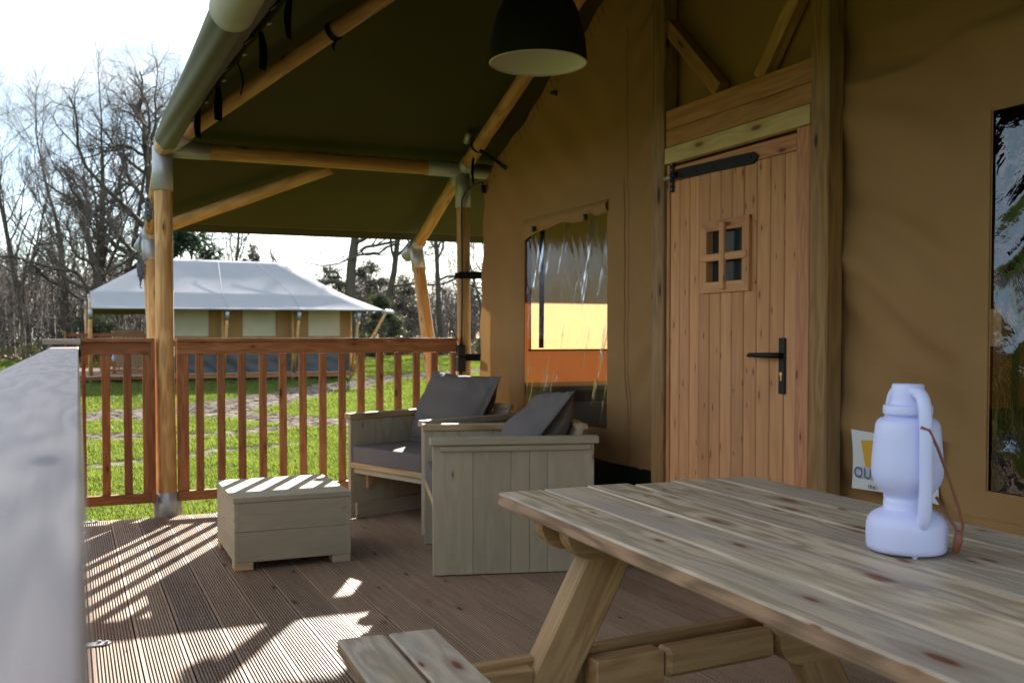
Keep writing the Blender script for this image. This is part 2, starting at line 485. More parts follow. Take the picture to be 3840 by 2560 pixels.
_bc = {}
def bar_mesh(L, w, h, mat, ch=0.003):
    k = (round(L, 4), round(w, 4), round(h, 4), mat.name, ch)
    if k in _bc: return _bc[k]
    a, b, c = L / 2, w / 2, h / 2
    pr = [(-b + ch, -c), (b - ch, -c), (b, -c + ch), (b, c - ch), (b - ch, c), (-b + ch, c), (-b, c - ch), (-b, -c + ch)]
    e = ch * 0.8
    v = []
    s = 1 - 2 * e / max(w, 1e-4)
    s2 = 1 - 2 * e / max(h, 1e-4)
    for x, k1, k2 in ((-a, s, s2), (-a + e, 1, 1), (a - e, 1, 1), (a, s, s2)):
        v += [(x, y * k1, z * k2) for y, z in pr]
    f = [tuple(reversed(range(8))), tuple(range(24, 32))]
    for r in range(3):
        for i in range(8):
            j = (i + 1) % 8
            f.append((r * 8 + i, r * 8 + j, r * 8 + 8 + j, r * 8 + 8 + i))
    me = mesh('bar', v, f, mat)
    _bc[k] = me
    return me

def bar(name, p0, p1, w, h, mat, parent, up=(0, 0, 1), ch=0.003, label=None):
    """Board from p0 to p1; h along 'up', w across."""
    mw, L = frame(p0, p1, up)
    return link(name, bar_mesh(L, w, h, mat, ch), parent, mw, label=label)

def pole(name, p0, p1, r0, r1, mat, parent, sides=20, wob=0.0, rings=10, label=None, cut=None):
    mw, L = frame(p0, p1)
    v, f = [], []
    sd_ = rnd.random() * 50
    for i in range(rings + 1):
        t = i / rings
        r = r0 + (r1 - r0) * t
        cy = wob * noise.noise(Vector((t * 3, sd_, 0)))
        cz = wob * noise.noise(Vector((t * 3, sd_, 9)))
        for j in range(sides):
            a = 2 * math.pi * j / sides
            rr = r * (1 + 0.5 * wob / max(r, .01) * noise.noise(Vector((math.cos(a), math.sin(a), sd_ + t * 4))))
            v.append((-L / 2 + L * t, cy + rr * math.cos(a), cz + rr * math.sin(a)))
    for i in range(rings):
        for j in range(sides):
            k = (j + 1) % sides
            f.append((i * sides + j, i * sides + k, (i + 1) * sides + k, (i + 1) * sides + j))
    f.append(tuple(reversed(range(sides))))
    f.append(tuple(range(rings * sides, (rings + 1) * sides)))
    me = mesh('pole', v, f, mat, True)
    me.polygons[-1].use_smooth = False
    me.polygons[-2].use_smooth = False
    return link(name, me, parent, mw, label=label)

def tube_mesh(pts, r, mat, sides=8, closed=False):
    pts = [Vector(p) for p in pts]
    n = len(pts)
    v, f = [], []
    prev = None
    for i, p in enumerate(pts):
        if closed:
            t = pts[(i + 1) % n] - pts[i - 1]
        else:
            t = pts[min(i + 1, n - 1)] - pts[max(i - 1, 0)]
        t.normalize()
        if prev is None:
            u = Vector((0, 0, 1)) if abs(t.z) < 0.9 else Vector((1, 0, 0))
            prev = (u - t * u.dot(t)).normalized()
        else:
            prev = (prev - t * prev.dot(t)).normalized()
        w = t.cross(prev)
        rr = r[i] if isinstance(r, (list, tuple)) else r
        for j in range(sides):
            a = 2 * math.pi * j / sides
            v.append(p + prev * math.cos(a) * rr + w * math.sin(a) * rr)
    m_ = n if closed else n - 1
    for i in range(m_):
        i2 = (i + 1) % n
        for j in range(sides):
            k = (j + 1) % sides
            f.append((i * sides + j, i * sides + k, i2 * sides + k, i2 * sides + j))
    if not closed:
        f.append(tuple(reversed(range(sides))))
        f.append(tuple(range((n - 1) * sides, n * sides)))
    return mesh('tube', v, f, mat, True)

def tube(name, pts, r, mat, parent, sides=8, closed=False, label=None, kind=None):
    """points are world; object sits at parent's frame (or at first point)"""
    mw = WM[parent.name] if parent is not None else Matrix.Translation(pts[0])
    inv = mw.inverted()
    return link(name, tube_mesh([inv @ Vector(p) for p in pts], r, mat, sides, closed), parent, mw.copy(), kind, label)

def lathe_mesh(prof, mat, sides=40, smooth=True):
    v, f = [], []
    for r, z in prof:
        for j in range(sides):
            a = 2 * math.pi * j / sides
            v.append((r * math.cos(a), r * math.sin(a), z))
    for i in range(len(prof) - 1):
        for j in range(sides):
            k = (j + 1) % sides
            f.append((i * sides + j, i * sides + k, (i + 1) * sides + k, (i + 1) * sides + j))
    return mesh('lathe', v, f, mat, smooth)

def grid_mesh(name, us, vs, fn, mat, skip=None, smooth=True):
    nu, nv = len(us), len(vs)
    v = [fn(u, w) for u in us for w in vs]
    f = []
    for i in range(nu - 1):
        for j in range(nv - 1):
            if skip and skip((us[i] + us[i + 1]) / 2, (vs[j] + vs[j + 1]) / 2):
                continue
            f.append((i * nv + j, (i + 1) * nv + j, (i + 1) * nv + j + 1, i * nv + j + 1))
    return mesh(name, v, f, mat, smooth)

def lin(a, b, step):
    n = max(1, int(math.ceil(abs(b - a) / step)))
    return [a + (b - a) * i / n for i in range(n + 1)]

def lines(brk, step):
    o = [brk[0]]
    for a, b in zip(brk, brk[1:]):
        o += lin(a, b, step)[1:]
    return o

# ------------------------------------------------------------------ ground
GZ = -0.34
def gheight(x, y):
    return GZ + 0.13 * min(1, max(0, (y - 14) / 14))

TRK = [[(14, 34), (9, 28.6), (6.8, 25.5), (4.2, 21.5), (2.2, 18.6), (-0.5, 17.2), (-6, 16.0)],
       [(2.2, 18.2), (3.7, 15.6), (5.4, 15.2), (9, 16.5), (14, 18.6)],
       [(-6, 14.2), (-0.5, 14.9), (2.0, 14.3), (3.4, 15.2)],
       [(-3, 10.3), (0.2, 11.4), (1.6, 12.3), (2.6, 12.6)]]
TW = [1.0, 0.75, 0.35, 0.18]
def mud(x, y):
    best = 0
    for tr, w in zip(TRK, TW):
        for (ax, ay), (bx, by) in zip(tr, tr[1:]):
            dx, dy = bx - ax, by - ay
            t = max(0, min(1, ((x - ax) * dx + (y - ay) * dy) / (dx * dx + dy * dy)))
            d = math.hypot(x - ax - t * dx, y - ay - t * dy)
            s = 1 - d / (w * 1.35)
            if s > best: best = s
    n = noise.noise(Vector((x * 0.8, y * 0.55, 3.1))) + 0.6 * noise.noise(Vector((x * 2.6, y * 2.0, 1.1)))
    m = best * 1.5 + n * 0.55 * (best > 0) - 0.1
    return max(0, min(1, m))

def lawn_edge(x):
    return 57 + 2.5 * math.sin(x * 0.21) + 0.12 * x

gx = sorted(set([round(-4 + 0.13 * i, 3) for i in range(116)] + [round(-4 - 1.3 ** i * 0.9, 3) for i in range(1, 23)] + [round(11 + 1.25 ** i * 0.8, 3) for i in range(1, 27)]))
gy = sorted(set([round(5 + 0.12 * i, 3) for i in range(210)] + [round(5 - 1.5 ** i, 3) for i in range(0, 15)] + [round(30.2 + 1.0 * i, 3) for i in range(1, 45)] + [round(75 + 1.5 ** i * 3, 3) for i in range(1, 12)]))
gv, gm, gl_ = [], [], []
for x in gx:
    for y in gy:
        m_ = mud(x, y) if (-8 < x < 15 and 5 < y < 36) else 0
        h = gheight(x, y) + 0.02 * noise.noise(Vector((x * 0.7, y * 0.7, 0)))
        if m_ > 0:
            h += m_ * (0.05 * noise.noise(Vector((x * 2.3, y * 3.1, 5))) - 0.02)
        gv.append((x, y, h))
        gm.append(m_)
        gl_.append(1.0 if y > lawn_edge(x) else max(0, 1 - (lawn_edge(x) - y) / 4))
nv = len(gy)
gf = [(i * nv + j, (i + 1) * nv + j, (i + 1) * nv + j + 1, i * nv + j + 1) for i in range(len(gx) - 1) for j in range(nv - 1)]
gme = mesh('ground', gv, gf, M['ground'], True)
gme.attributes.new('mud', 'FLOAT', 'POINT').data.foreach_set('value', gm)
gme.attributes.new('litter', 'FLOAT', 'POINT').data.foreach_set('value', gl_)
ground = tag(link('ground', gme), 'green lawn with churned muddy vehicle tracks behind the deck', kind='structure')

# grass blades
def blades(n, x0, x1, y0, y1, hmin, hmax, seed, wd=0.006):
    rs = np.random.RandomState(seed)
    P = []
    while len(P) < n:
        k = n
        yy = y0 + (y1 - y0) * rs.rand(k) ** 1.5
        a0 = -0.06 * yy - 0.3
        a1 = 0.39 * yy + 1.0
        xx = a0 + (a1 - a0) * rs.rand(k)
        for x, y in zip(xx, yy):
            if mud(x, y) < 0.35 + 0.3 * rs.rand():
                P.append((x, y))
            if len(P) >= n: break
    P = np.array(P)
    h = hmin + (hmax - hmin) * rs.rand(n)
    clump = np.array([0.5 + 0.9 * abs(noise.noise(Vector((x * 1.7, y * 1.7, 8)))) * 2 for x, y in P])
    h *= clump
    an = rs.rand(n) * 2 * np.pi
    le = (rs.rand(n, 2) - 0.5) * h[:, None] * 1.3
    z = np.array([gheight(x, y) + 0.02 * noise.noise(Vector((x * 0.7, y * 0.7, 0))) for x, y in P]) - 0.004
    w = wd * (0.6 + P[:, 1] / 14)
    dx, dy = np.cos(an) * w, np.sin(an) * w
    v = np.zeros((n, 3, 3))
    v[:, 0] = np.c_[P[:, 0] - dx, P[:, 1] - dy, z]
    v[:, 1] = np.c_[P[:, 0] + dx, P[:, 1] + dy, z]
    v[:, 2] = np.c_[P[:, 0] + le[:, 0], P[:, 1] + le[:, 1], z + h]
    return v.reshape(-1, 3)

def trimesh(name, V, mat):
    V = np.asarray(V, dtype=np.float32).reshape(-1, 3)
    n = len(V) // 3
    me = bpy.data.meshes.new(name)
    me.vertices.add(n * 3)
    me.vertices.foreach_set('co', V.ravel())
    me.loops.add(n * 3)
    me.loops.foreach_set('vertex_index', np.arange(n * 3, dtype=np.int32))
    me.polygons.add(n)
    me.polygons.foreach_set('loop_start', np.arange(0, n * 3, 3, dtype=np.int32))
    me.polygons.foreach_set('loop_total', np.full(n, 3, dtype=np.int32))
    me.materials.append(mat)
    me.update()
    return me
gb = np.vstack([blades(90000, 0, 0, 6.15, 26, 0.018, 0.055, 3), blades(70000, 0, 0, 24, 58, 0.03, 0.07, 4, 0.009)])
tag(link('grass', trimesh('grass', gb, M['blade'])), 'short bright green grass of the lawn behind the deck', kind='stuff')

# ------------------------------------------------------------------ deck
deck = thing('deck', 'brown ribbed timber deck of the tent porch', None, (0, 0, 0), kind='structure')
BP = 0.1444
def deck_board_mesh(L, w, tk=0.028, ribs=12):
    prof = []
    edge = 0.007
    prof.append((-w / 2, -tk))
    prof.append((-w / 2, 0))
    n = ribs
    p = (w - 2 * edge) / n
    for i in range(n):
        a = -w / 2 + edge + i * p
        prof += [(a + p * 0.12, 0), (a + p * 0.20, -0.0052), (a + p * 0.58, -0.0052), (a + p * 0.66, 0)]
    prof += [(w / 2, 0), (w / 2, -tk)]
    k = len(prof)
    v = []
    for x in (-L / 2, L / 2):
        v += [(x, y, z) for y, z in prof]
    f = [(i, i + k, (i + 1) % k + k, (i + 1) % k) for i in range(k)]
    f.append(tuple(range(k)))
    f.append(tuple(range(2 * k - 1, k - 1, -1)))
    me = mesh('deck_board', v, f, M['deck'])
    return me
Y0, Y1 = -0.6, 6.025
dbm = deck_board_mesh(Y1 - Y0, BP - 0.0055)
for i in range(-1, 17):
    xc = 0.1977 - BP / 2 + i * BP
    if xc - BP / 2 > 2.46: break
    o = link('deck_board', dbm, deck, Matrix.Translation((xc, (Y0 + Y1) / 2 + rnd.uniform(-0.004, 0.004), rnd.uniform(-0.001, 0.0008))) @ Matrix.Rotation(math.pi / 2, 4, 'Z'))
for y in (5.9, 4.6, 3.3, 2.0, 0.7):
    bar('joist', (0.05, y, -0.10), (7.6, y, -0.10), 0.05, 0.14, M['fence'], deck)
bar('edge_board', (0.05, 6.012, -0.20), (2.5, 6.012, -0.20), 0.02, 0.28, M['fence'], deck)

# ------------------------------------------------------------------ safari tent: roof geometry shared by both tents
def roof_pts(yr):
    P = {}
    P['RF'] = (2.38, yr, 3.33); P['RB'] = (6.0, yr, 3.31)
    for s, k in ((1, 'p'), (-1, 'm')):
        P['F' + k] = (0.51, yr + s * 2.87, 2.185)
        P['B' + k] = (7.45, yr + s * 2.87, 2.165)
        P['Fo' + k] = (0.51, yr + s * 3.90, 1.745)
        P['Bo' + k] = (8.2, yr + s * 3.90, 1.765)
        P['Em' + k] = (3.9, yr + s * 3.90, 1.74)
    return P

def roof_faces():
    return [('RF', 'RB', 'Bp', 'Fp'), ('RB', 'RF', 'Fm', 'Bm'), ('RF', 'Fp', 'Fm'), ('RB', 'Bm', 'Bp'),
            ('Fp', 'Bp', 'Bop', 'Fop'), ('Bm', 'Fm', 'Fom', 'Bom'), ('Bp', 'Bm', 'Bom', 'Bop')]

def roof_mesh(yr, mat, dz, sag=0.02, n=14):
    P = {k: Vector(v) for k, v in roof_pts(yr).items()}
    v, f = [], []
    for fc in roof_faces():
        c = [P[k] for k in fc]
        if len(c) == 3: c = [c[0], c[0], c[1], c[2]]
        base = len(v)
        for i in range(n + 1):
            for j in range(n + 1):
                s, t = i / n, j / n
                p = (c[0].lerp(c[1], s)).lerp(c[3].lerp(c[2], s), t)
                sg = sag * 16 * s * (1 - s) * t * (1 - t)
                p = p + Vector((0, 0, dz - sg + 0.006 * noise.noise(p * 1.5) * min(1, sg * 60)))
                v.append(p)
        for i in range(n):
            for j in range(n):
                a = base + i * (n + 1) + j
                f.append((a, a + n + 1, a + n + 2, a + 1))
    me = mesh('roof', v, f, mat, True)
    bm = bmesh.new(); bm.from_mesh(me)
    bmesh.ops.remove_doubles(bm, verts=bm.verts, dist=1e-4)
    bmesh.ops.recalc_face_normals(bm, faces=bm.faces)
    bm.to_mesh(me); bm.free()
    return me

tent = thing('safari_tent', 'tan canvas safari tent with round pine poles and wooden door around the deck', 'tent', (2.42, 3.2, 0))
YR = 3.2
roofo = link('roof', roof_mesh(YR, M['roofout'], 0.075), tent, Matrix.Identity(4), label='pale grey outer roof sheet')
roofi = link('roof_lining', roof_mesh(YR, M['roofin'], 0.062), tent, Matrix.Identity(4), label='dark olive underside of the roof')
# hem along the eaves
for s in (1, -1):
    yy = YR + s * 3.90
    bar('hem', (0.465, yy, 1.785), (8.2, yy, 1.80), 0.012, 0.055, M['roofin'], roofi)

JZ = 2.13
def sleeve(p0, p1, r, parent):
    o = pole('sleeve', p0, p1, r, r, M['galv'], parent, 18, 0.0, 2)
    return o

def lerp(a, b, t):
    return tuple(x + (y - x) * t for x, y in zip(a, b))

for s in (1, -1):
    yp = YR + s * 2.87
    for xp, rr in ((0.505, 0.053), (2.37, 0.046)):
        pp = pole('post', (xp + 0.012, yp, -0.34), (xp, yp, JZ - 0.06), rr, rr * 0.94, M['pole'], tent, 24, 0.004, 12)
        sleeve((xp, yp, 1.885), (xp, yp, JZ + 0.01), rr + 0.004, pp)
        sleeve((xp + 0.012, yp, -0.03), (xp + 0.012, yp, 0.135), rr + 0.003, pp)
        if xp < 1:
            for dx in (-0.062, 0.062):
                bar('flange', (xp + 0.012 + dx, yp, -0.03), (xp + 0.012 + dx, yp, 0.125), 0.008, 0.03, M['galv'], pp)
        # strut going out to the eave and the slanting prop below it
        je = (xp - 0.01, YR + s * 3.80, 1.70)
        ro = pole('eave_strut', (xp, yp, JZ + 0.005), je, 0.042, 0.040, M['pole'], tent, 20, 0.003, 8)
        a0, a1 = (xp, yp, JZ + 0.005), je
        sleeve(lerp(a0, a1, 0.0), lerp(a0, a1, 0.13), 0.047, ro)
        sleeve(lerp(a0, a1, 0.90), lerp(a0, a1, 1.10), 0.047, ro)
        pb = (xp + 0.005 if xp < 1 else xp - 0.02, YR + s * 2.99, -0.34)
        lp = pole('prop', je, pb, 0.046, 0.054, M['pole'], tent, 20, 0.004, 10)
        sleeve(lerp(je, pb, -0.02), lerp(je, pb, 0.085), 0.052, lp)
        # rounded end elbow
        sleeve((je[0] - 0.01, je[1] - s * 0.02, je[2] + 0.01), (je[0] - 0.05, je[1] + s * 0.085, je[2] - 0.065), 0.045, lp)
    # beam across the porch
    bm_ = pole('beam', (0.505, yp, JZ), (2.37, yp, JZ), 0.047, 0.044, M['pole'], tent, 24, 0.004, 12)
    sleeve((0.53, yp, JZ), (0.77, yp, JZ), 0.051, bm_)
    sleeve((2.12, yp, JZ), (2.55, yp, JZ), 0.049, bm_)
    # hip rafter and gable rafter
    hr = pole('hip_rafter', (0.52, yp - s * 0.02, JZ + 0.0), (2.30, YR + s * 0.06, 3.24), 0.044, 0.04, M['pole'], tent, 24, 0.004, 14)
    sleeve((0.52, yp - s * 0.02, JZ + 0.0), (0.62, yp - s * 0.183, JZ + 0.062), 0.048, hr)
    gr = pole('gable_rafter', (2.37, yp, JZ), (2.37, YR, 3.25), 0.043, 0.041, M['pole'], tent, 24, 0.004, 14)
    sleeve((2.37, yp, JZ), (2.37, yp - s * 0.10, JZ + 0.042), 0.047, gr)
    # corner brace below the beam
    pole('corner_brace', (0.50, YR + s * 3.74, 1.73), (1.52, yp + s * 0.08, 2.10), 0.041, 0.038, M['pole'], tent, 20, 0.003, 8)
    for xp in (4.2, 6.0, 7.45):
        pole('post', (xp, yp, -0.34), (xp, yp, JZ), 0.045, 0.043, M['pole'], tent, 12, 0.003, 6)
        pole('eave_strut', (xp, yp, JZ), (xp, YR + s * 3.80, 1.70), 0.04, 0.04, M['pole'], tent, 12, 0.003, 3)
    pole('beam', (2.37, yp, JZ + 0.002), (7.45, yp, JZ + 0.002), 0.042, 0.042, M['pole'], tent, 14, 0.003, 6)
# front eave beam with the rolled porch curtain
pole('front_beam', (0.505, 6.07, JZ), (0.505, 0.33, JZ), 0.050, 0.05, M['pole'], tent, 24, 0.003, 16)
pole('ridge_beam', (2.37, YR, 3.26), (6.0, YR, 3.26), 0.045, 0.045, M['pole'], tent, 14, 0.003, 6)

# canvas sleeve wrapped round the front beam, opening into a flap towards the roof
def roll_fn(u, w):
    # u along Y (5.86 -> 0.5), w round the section 0..1
    rad = 0.064 + 0.004 * noise.noise(Vector((u * 1.3, w * 5, 2))) + 0.0035 * math.sin(w * 40 + u * 3.0) * (w > 0.35)
    if w <= 0.72:
        a = R(60) + R(250) * w / 0.72           # starts at upper inside, over the outside, under
        return (0.505 + rad * math.cos(a), u, JZ + rad * math.sin(a))
    t = (w - 0.72) / 0.28
    a = R(310)
    x0, z0 = 0.505 + rad * math.cos(a), JZ + rad * math.sin(a)
    x1 = 0.62 + 0.068 * max(0, 5.75 - u) + 0.004 * math.sin(u * 9)
    z1 = 2.185 + 0.598 * (x1 - 0.51) + 0.03 - 0.02
    return (x0 + (x1 - x0) * t, u, z0 + (z1 - z0) * t + 0.006 * math.sin(u * 14) * math.sin(t * 3.1))
link('curtain_roll', grid_mesh('curtain_roll', lin(5.74, 0.5, 0.05), lin(0, 1, 0.022), roll_fn, M['roll']), tent, Matrix.Identity(4), label='olive grey curtain wrapped on the front beam')
pole('curtain_bundle', (0.508, 3.40, JZ - 0.004), (0.508, 0.5, JZ - 0.004), 0.074, 0.076, M['rollpale'], tent, 24, 0.006, 24, label='pale rolled curtain end on the front beam')

# black lacing strip, hooks, cords and hanging straps below the front slope
def slope_z(x): return 2.185 + (3.33 - 2.185) / (2.38 - 0.51) * (x - 0.51) + 0.03
lace = []
for i in range(40):
    t = i / 39
    y = 5.80 - t * 4.6
    x = 0.622 + 0.068 * max(0, 5.75 - y)
    lace.append((x, y, slope_z(x) - 0.034 + 0.006 * math.sin(i * 1.7)))
lo = tube('lacing', lace, [0.014 + 0.006 * math.sin(i * 2.1) + 0.012 * (i / 39) for i in range(40)], M['strap'], tent, 6)
for i, y in enumerate((5.62, 5.28, 4.86, 4.44, 4.02, 3.60, 3.2)):
    x = 0.622 + 0.068 * max(0, 5.75 - y)
    z = slope_z(x) - 0.05
    # elastic cord slanting to the roll with a toggle
    tube('toggle_cord', [(x + 0.02, y - 0.10, z + 0.015), (x - 0.03, y, z), (x - 0.055, y + 0.13, z - 0.045)], 0.0028, M['strap'], tent, 6)
    pole('toggle', (x - 0.045, y + 0.11, z - 0.043), (x - 0.068, y + 0.165, z - 0.060), 0.006, 0.006, M['blackpl'], tent, 10, 0, 1)
    pole('eyelet', (x, y, z - 0.012), (x + 0.004, y, z - 0.020), 0.010, 0.010, M['galv'], tent, 12, 0, 1)
def strap(name, p, L, w, yaw, curl, parent, twist=0.4):
    v, f = [], []
    n = 14
    for i in range(n + 1):
        t = i / n
        cx = p[0] + curl * math.sin(t * 2.6) * math.cos(yaw + 1.57)
        cyy = p[1] + curl * math.sin(t * 2.6) * math.sin(yaw + 1.57)
        ww = w * (0.45 + 0.55 * min(1, t * 2.2))
        a = yaw + twist * t
        dx, dy = math.cos(a) * ww / 2, math.sin(a) * ww / 2
        nx, ny = -math.sin(a) * 0.001, math.cos(a) * 0.001
        z = p[2] - L * t
        v += [(cx - dx + nx, cyy - dy + ny, z), (cx + dx + nx, cyy + dy + ny, z), (cx + dx - nx, cyy + dy - ny, z), (cx - dx - nx, cyy - dy - ny, z)]
    for i in range(n):
        for j in range(4):
            k = (j + 1) % 4
            f.append((i * 4 + j, i * 4 + k, i * 4 + 4 + k, i * 4 + 4 + j))
    f += [(3, 2, 1, 0), (n * 4, n * 4 + 1, n * 4 + 2, n * 4 + 3)]
    link(name, mesh('strap', v, f, M['strap'], True), parent, Matrix.Identity(4))
for y, L, cu, yw in ((5.50, 0.15, 0.03, 0.3), (5.02, 0.17, 0.012, 0.0), (4.62, 0.15, -0.03, 1.0), (4.18, 0.16, -0.025, 0.3), (3.72, 0.17, 0.02, 0.5)):
    x = 0.63 + 0.068 * max(0, 5.75 - y)
    strap('curtain_strap', (x, y, slope_z(x) - 0.05), L, 0.042, yw, cu, tent)

# a black strap tied round the hip rafter
def ring_strap(name, c, axis, r, w, parent, tail=None):
    axis = Vector(axis).normalized()
    u = axis.orthogonal().normalized(); v_ = axis.cross(u)
    vs, fs = [], []
    n = 20
    for i in range(n):
        a = 2 * math.pi * i / n
        d = u * math.cos(a) + v_ * math.sin(a)
        for q, rr in ((-w / 2, r), (w / 2, r), (w / 2, r + 0.003), (-w / 2, r + 0.003)):
            vs.append(Vector(c) + d * rr + axis * q)
    for i in range(n):
        for j in range(4):
            k = (j + 1) % 4; i2 = (i + 1) % n
            fs.append((i * 4 + j, i * 4 + k, i2 * 4 + k, i2 * 4 + j))
    return link(name, mesh('ring', vs, fs, M['strap']), parent, Matrix.Identity(4))
hr0, hr1 = Vector((0.52, 6.05, JZ)), Vector((2.30, 3.26, 3.24))
hd = (hr1 - hr0).normalized()
hc = hr0 + (hr1 - hr0) * 0.40
ring_strap('rafter_strap', hc, hd, 0.046, 0.03, tent)
strap('strap_tail', (hc.x + 0.02, hc.y - 0.02, hc.z - 0.035), 0.07, 0.036, 0.9, 0.03, tent, 0.2)

# ------------------------------------------------------------------ tent canvas walls
WX = 2.42
def ytop(y):
    return 2.045 + 0.425 * (2.87 - abs(y - YR) - 0.22) - 0.02
OPEN = [(4.25, 5.21, 0.585, 1.70), (2.68, 3.66, 0.0, 1.90), (0.95, 2.03, 0.60, 1.69)]
def wall_disp(y, z):
    k = 1.0
    for a, b, c, d_ in ((4.25, 5.21, 0.585, 1.70), (0.95, 2.03, 0.60, 1.69)):
        q = math.hypot(max(a - y, 0, y - b), max(c - z, 0, z - d_))
        k = min(k, q / 0.16)
    return wall_disp0(y, z) * (k * k * (3 - 2 * k)) + 0.004 * noise.noise(Vector((y * 1.1, z * 0.9, 4)))
def wall_disp0(y, z):
    d = 0.010 * noise.noise(Vector((y * 1.1, z * 0.9, 4)))
    # diagonal drag folds beside the left frame post
    e = math.exp(-((y - 3.82) / 0.20) ** 2) * min(1, max(0, (y - 3.66) / 0.05)) if y > 3.6 else 0
    d += 0.022 * e * math.sin((z * 1.0 - (y - 3.66) * -0.75) * 26 + 2.2 * noise.noise(Vector((y * 3, z * 2, 0)))) * (0.35 + 0.65 * max(0, noise.noise(Vector((z * 1.8, 7, 0))) + 0.4))
    # long soft folds on the panel right of the door
    if y < 2.68:
        e2 = 0.3 + 0.7 * math.exp(-((y - 2.35) / 0.42) ** 2)
        d += 0.022 * e2 * math.sin((z * 1.0 + (2.68 - y) * 0.62) * 13 + 2.5 * noise.noise(Vector((y * 1.6, z * 1.5, 3))))
        d += 0.008 * e2 * math.sin((z + (2.68 - y) * 0.5) * 37 + 4 * noise.noise(Vector((y * 2.1, z * 2.5, 13))))
        d += -0.028 * math.exp(-((z - 1.90 - 0.03 * math.sin(y * 7)) / 0.022) ** 2) * min(1, max(0, (2.68 - y) / 0.1))
        d += 0.022 * math.exp(-((z - 1.935 - 0.05 * (2.68 - y)) / 0.03) ** 2) * min(1, max(0, (2.68 - y) / 0.1))
        d += -0.016 * math.exp(-((z - 2.03 + 0.05 * (2.3 - y)) / 0.02) ** 2) * math.exp(-((y - 2.1) / 0.25) ** 2)
    if y > 4.15:
        d += min(1, (y - 4.15) / 0.2) * 0.010 * math.sin(y * 9 + 1.5 * math.sin(z * 2)) + min(1, (y - 4.15) / 0.2) * 0.005 * math.sin((z * 1.2 - y) * 17 + 2 * noise.noise(Vector((y, z, 3))))
    # smooth bulge under the window
    d += 0.02 * math.sin(min(1, max(0, (z - 0.4) / 0.5)) * 3.14) * (abs(y - 4.5) < 0.9)
    return d
zl = lines([0.41, 0.585, 0.60, 1.69, 1.70, 1.90, 2.0], 0.028)
def wall_pt(y, w):
    zt = ytop(y)
    z = w if w <= 2.0 else 2.0
    if w <= 1.90: z = w
    else: z = 1.90 + (zt - 1.90) * (w - 1.90) / 0.60
    return (WX + wall_disp(y, z), y, z)
zl = [z for z in zl if z <= 1.90001] + lin(1.90, 2.5, 0.025)[1:]
yl = lines([0.55, 0.95, 2.03, 2.68, 3.66, 4.25, 5.21, 5.872], 0.028)
def skipw(y, z):
    for a, b, c, d in OPEN:
        if a < y < b and c < z < d: return True
    return False
fw = link('front_wall', grid_mesh('front_wall', yl, zl, wall_pt, M['tan'], skipw), tent, Matrix.Identity(4), label='ochre canvas front wall with windows')
# rope-stitched hem on the gable edge and seams (subparts of the wall)
def wstrip(name, y0, y1, z0, z1, off, mat, parent, step=0.03):
    def fn(y, z): return (WX + wall_disp(y, z) - off, y, z)
    m_ = grid_mesh(name, lin(y0, y1, step), lin(z0, z1, step), fn, mat)
    # give the tape a rim
    link(name, m_, parent, Matrix.Identity(4))
for y0, y1, z0, z1 in ((4.09, 4.245, 0.50, 1.80), (5.215, 5.29, 0.50, 1.80), (4.095, 5.29, 0.50, 0.58), (4.095, 5.29, 1.705, 1.80),
                       (2.035, 2.13, 0.52, 1.80), (0.95, 2.13, 0.52, 0.595), (0.95, 2.13, 1.695, 1.80)):
    wstrip('window_border', y0, y1, z0, z1, 0.0035, M['tan'], fw)
for y in (4.06,):
    pts = [(WX + wall_disp(y, z) - 0.002, y + 0.004 * math.sin(z * 3), z) for z in lin(0.42, 2.5, 0.06)]
    tube('seam', pts, 0.0011, M['tan'], fw, 5)
# row of lacing loops along the sloping gable edge
lp_ = []
for i in range(34):
    y = 5.80 - i * 0.05
    z = ytop(y) - 0.012
    d0 = WX + wall_disp(y, z) - 0.004
    lp_.append([(d0, y, z), (d0 - 0.004, y - 0.014, z - 0.025), (d0, y - 0.03, z - 0.055)])
for pts in lp_[:]:
    tube('stitch', pts, 0.0018, M['tan'], fw, 5)
# black groundsheet skirt of the front wall
def tubw(y, z): return (WX - 0.004 + 0.02 * noise.noise(Vector((y * 3, z * 5, 1))) - 0.02 * (1 - z / 0.43), y, z)
for a, b in ((0.55, 2.60), (3.71, 5.85)):
    link('groundsheet_skirt', grid_mesh('skirt', lin(a, b, 0.04), lin(-0.002, 0.43, 0.04), tubw, M['tub']), tent, Matrix.Identity(4), label='black shiny groundsheet skirt')
# clear windows
def creases(y, z, s):
    q = (y * 0.55 + z * 1.0) if s == 1 else (y * -0.7 + z)
    r_ = (y - z * 0.42) if s == 1 else (y * 0.9 + z * 0.5)
    a = noise.noise(Vector((r_ * (17 if s == 1 else 8), q * (1.3 if s == 1 else 3.0), 2.0 * s)))
    b = noise.noise(Vector((r_ * 38, q * 3.0, 5.0 * s)))
    ridge = (1 - abs(a)) ** 5
    return (0.0030 * (1 - abs(a)) ** 16 * (noise.noise(Vector((y * 3, z * 2, 9))) > -0.1) + 0.0003 * b) if s == 1 else (0.006 * (1 - abs(a)) ** 4 + 0.0004 * b)
def pane(name, y0, y1, z0, z1, s, mat, amp):
    def fn(y, z):
        e = min(1, (y - y0) / 0.06, (y1 - y) / 0.06, (z - z0) / 0.06, (z1 - z) / 0.06)
        return (WX + 0.006 + wall_disp(y, z) - amp * creases(y, z, s) * max(0, e), y, z)
    return link(name, grid_mesh(name, lin(y1, y0, 0.009), lin(z0, z1, 0.014), fn, mat), tent, Matrix.Identity(4))
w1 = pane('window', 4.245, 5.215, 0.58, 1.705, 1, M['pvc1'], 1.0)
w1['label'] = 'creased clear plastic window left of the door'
w2 = pane('window', 0.955, 2.035, 0.595, 1.695, 2, M['pvc2'], 1.3)
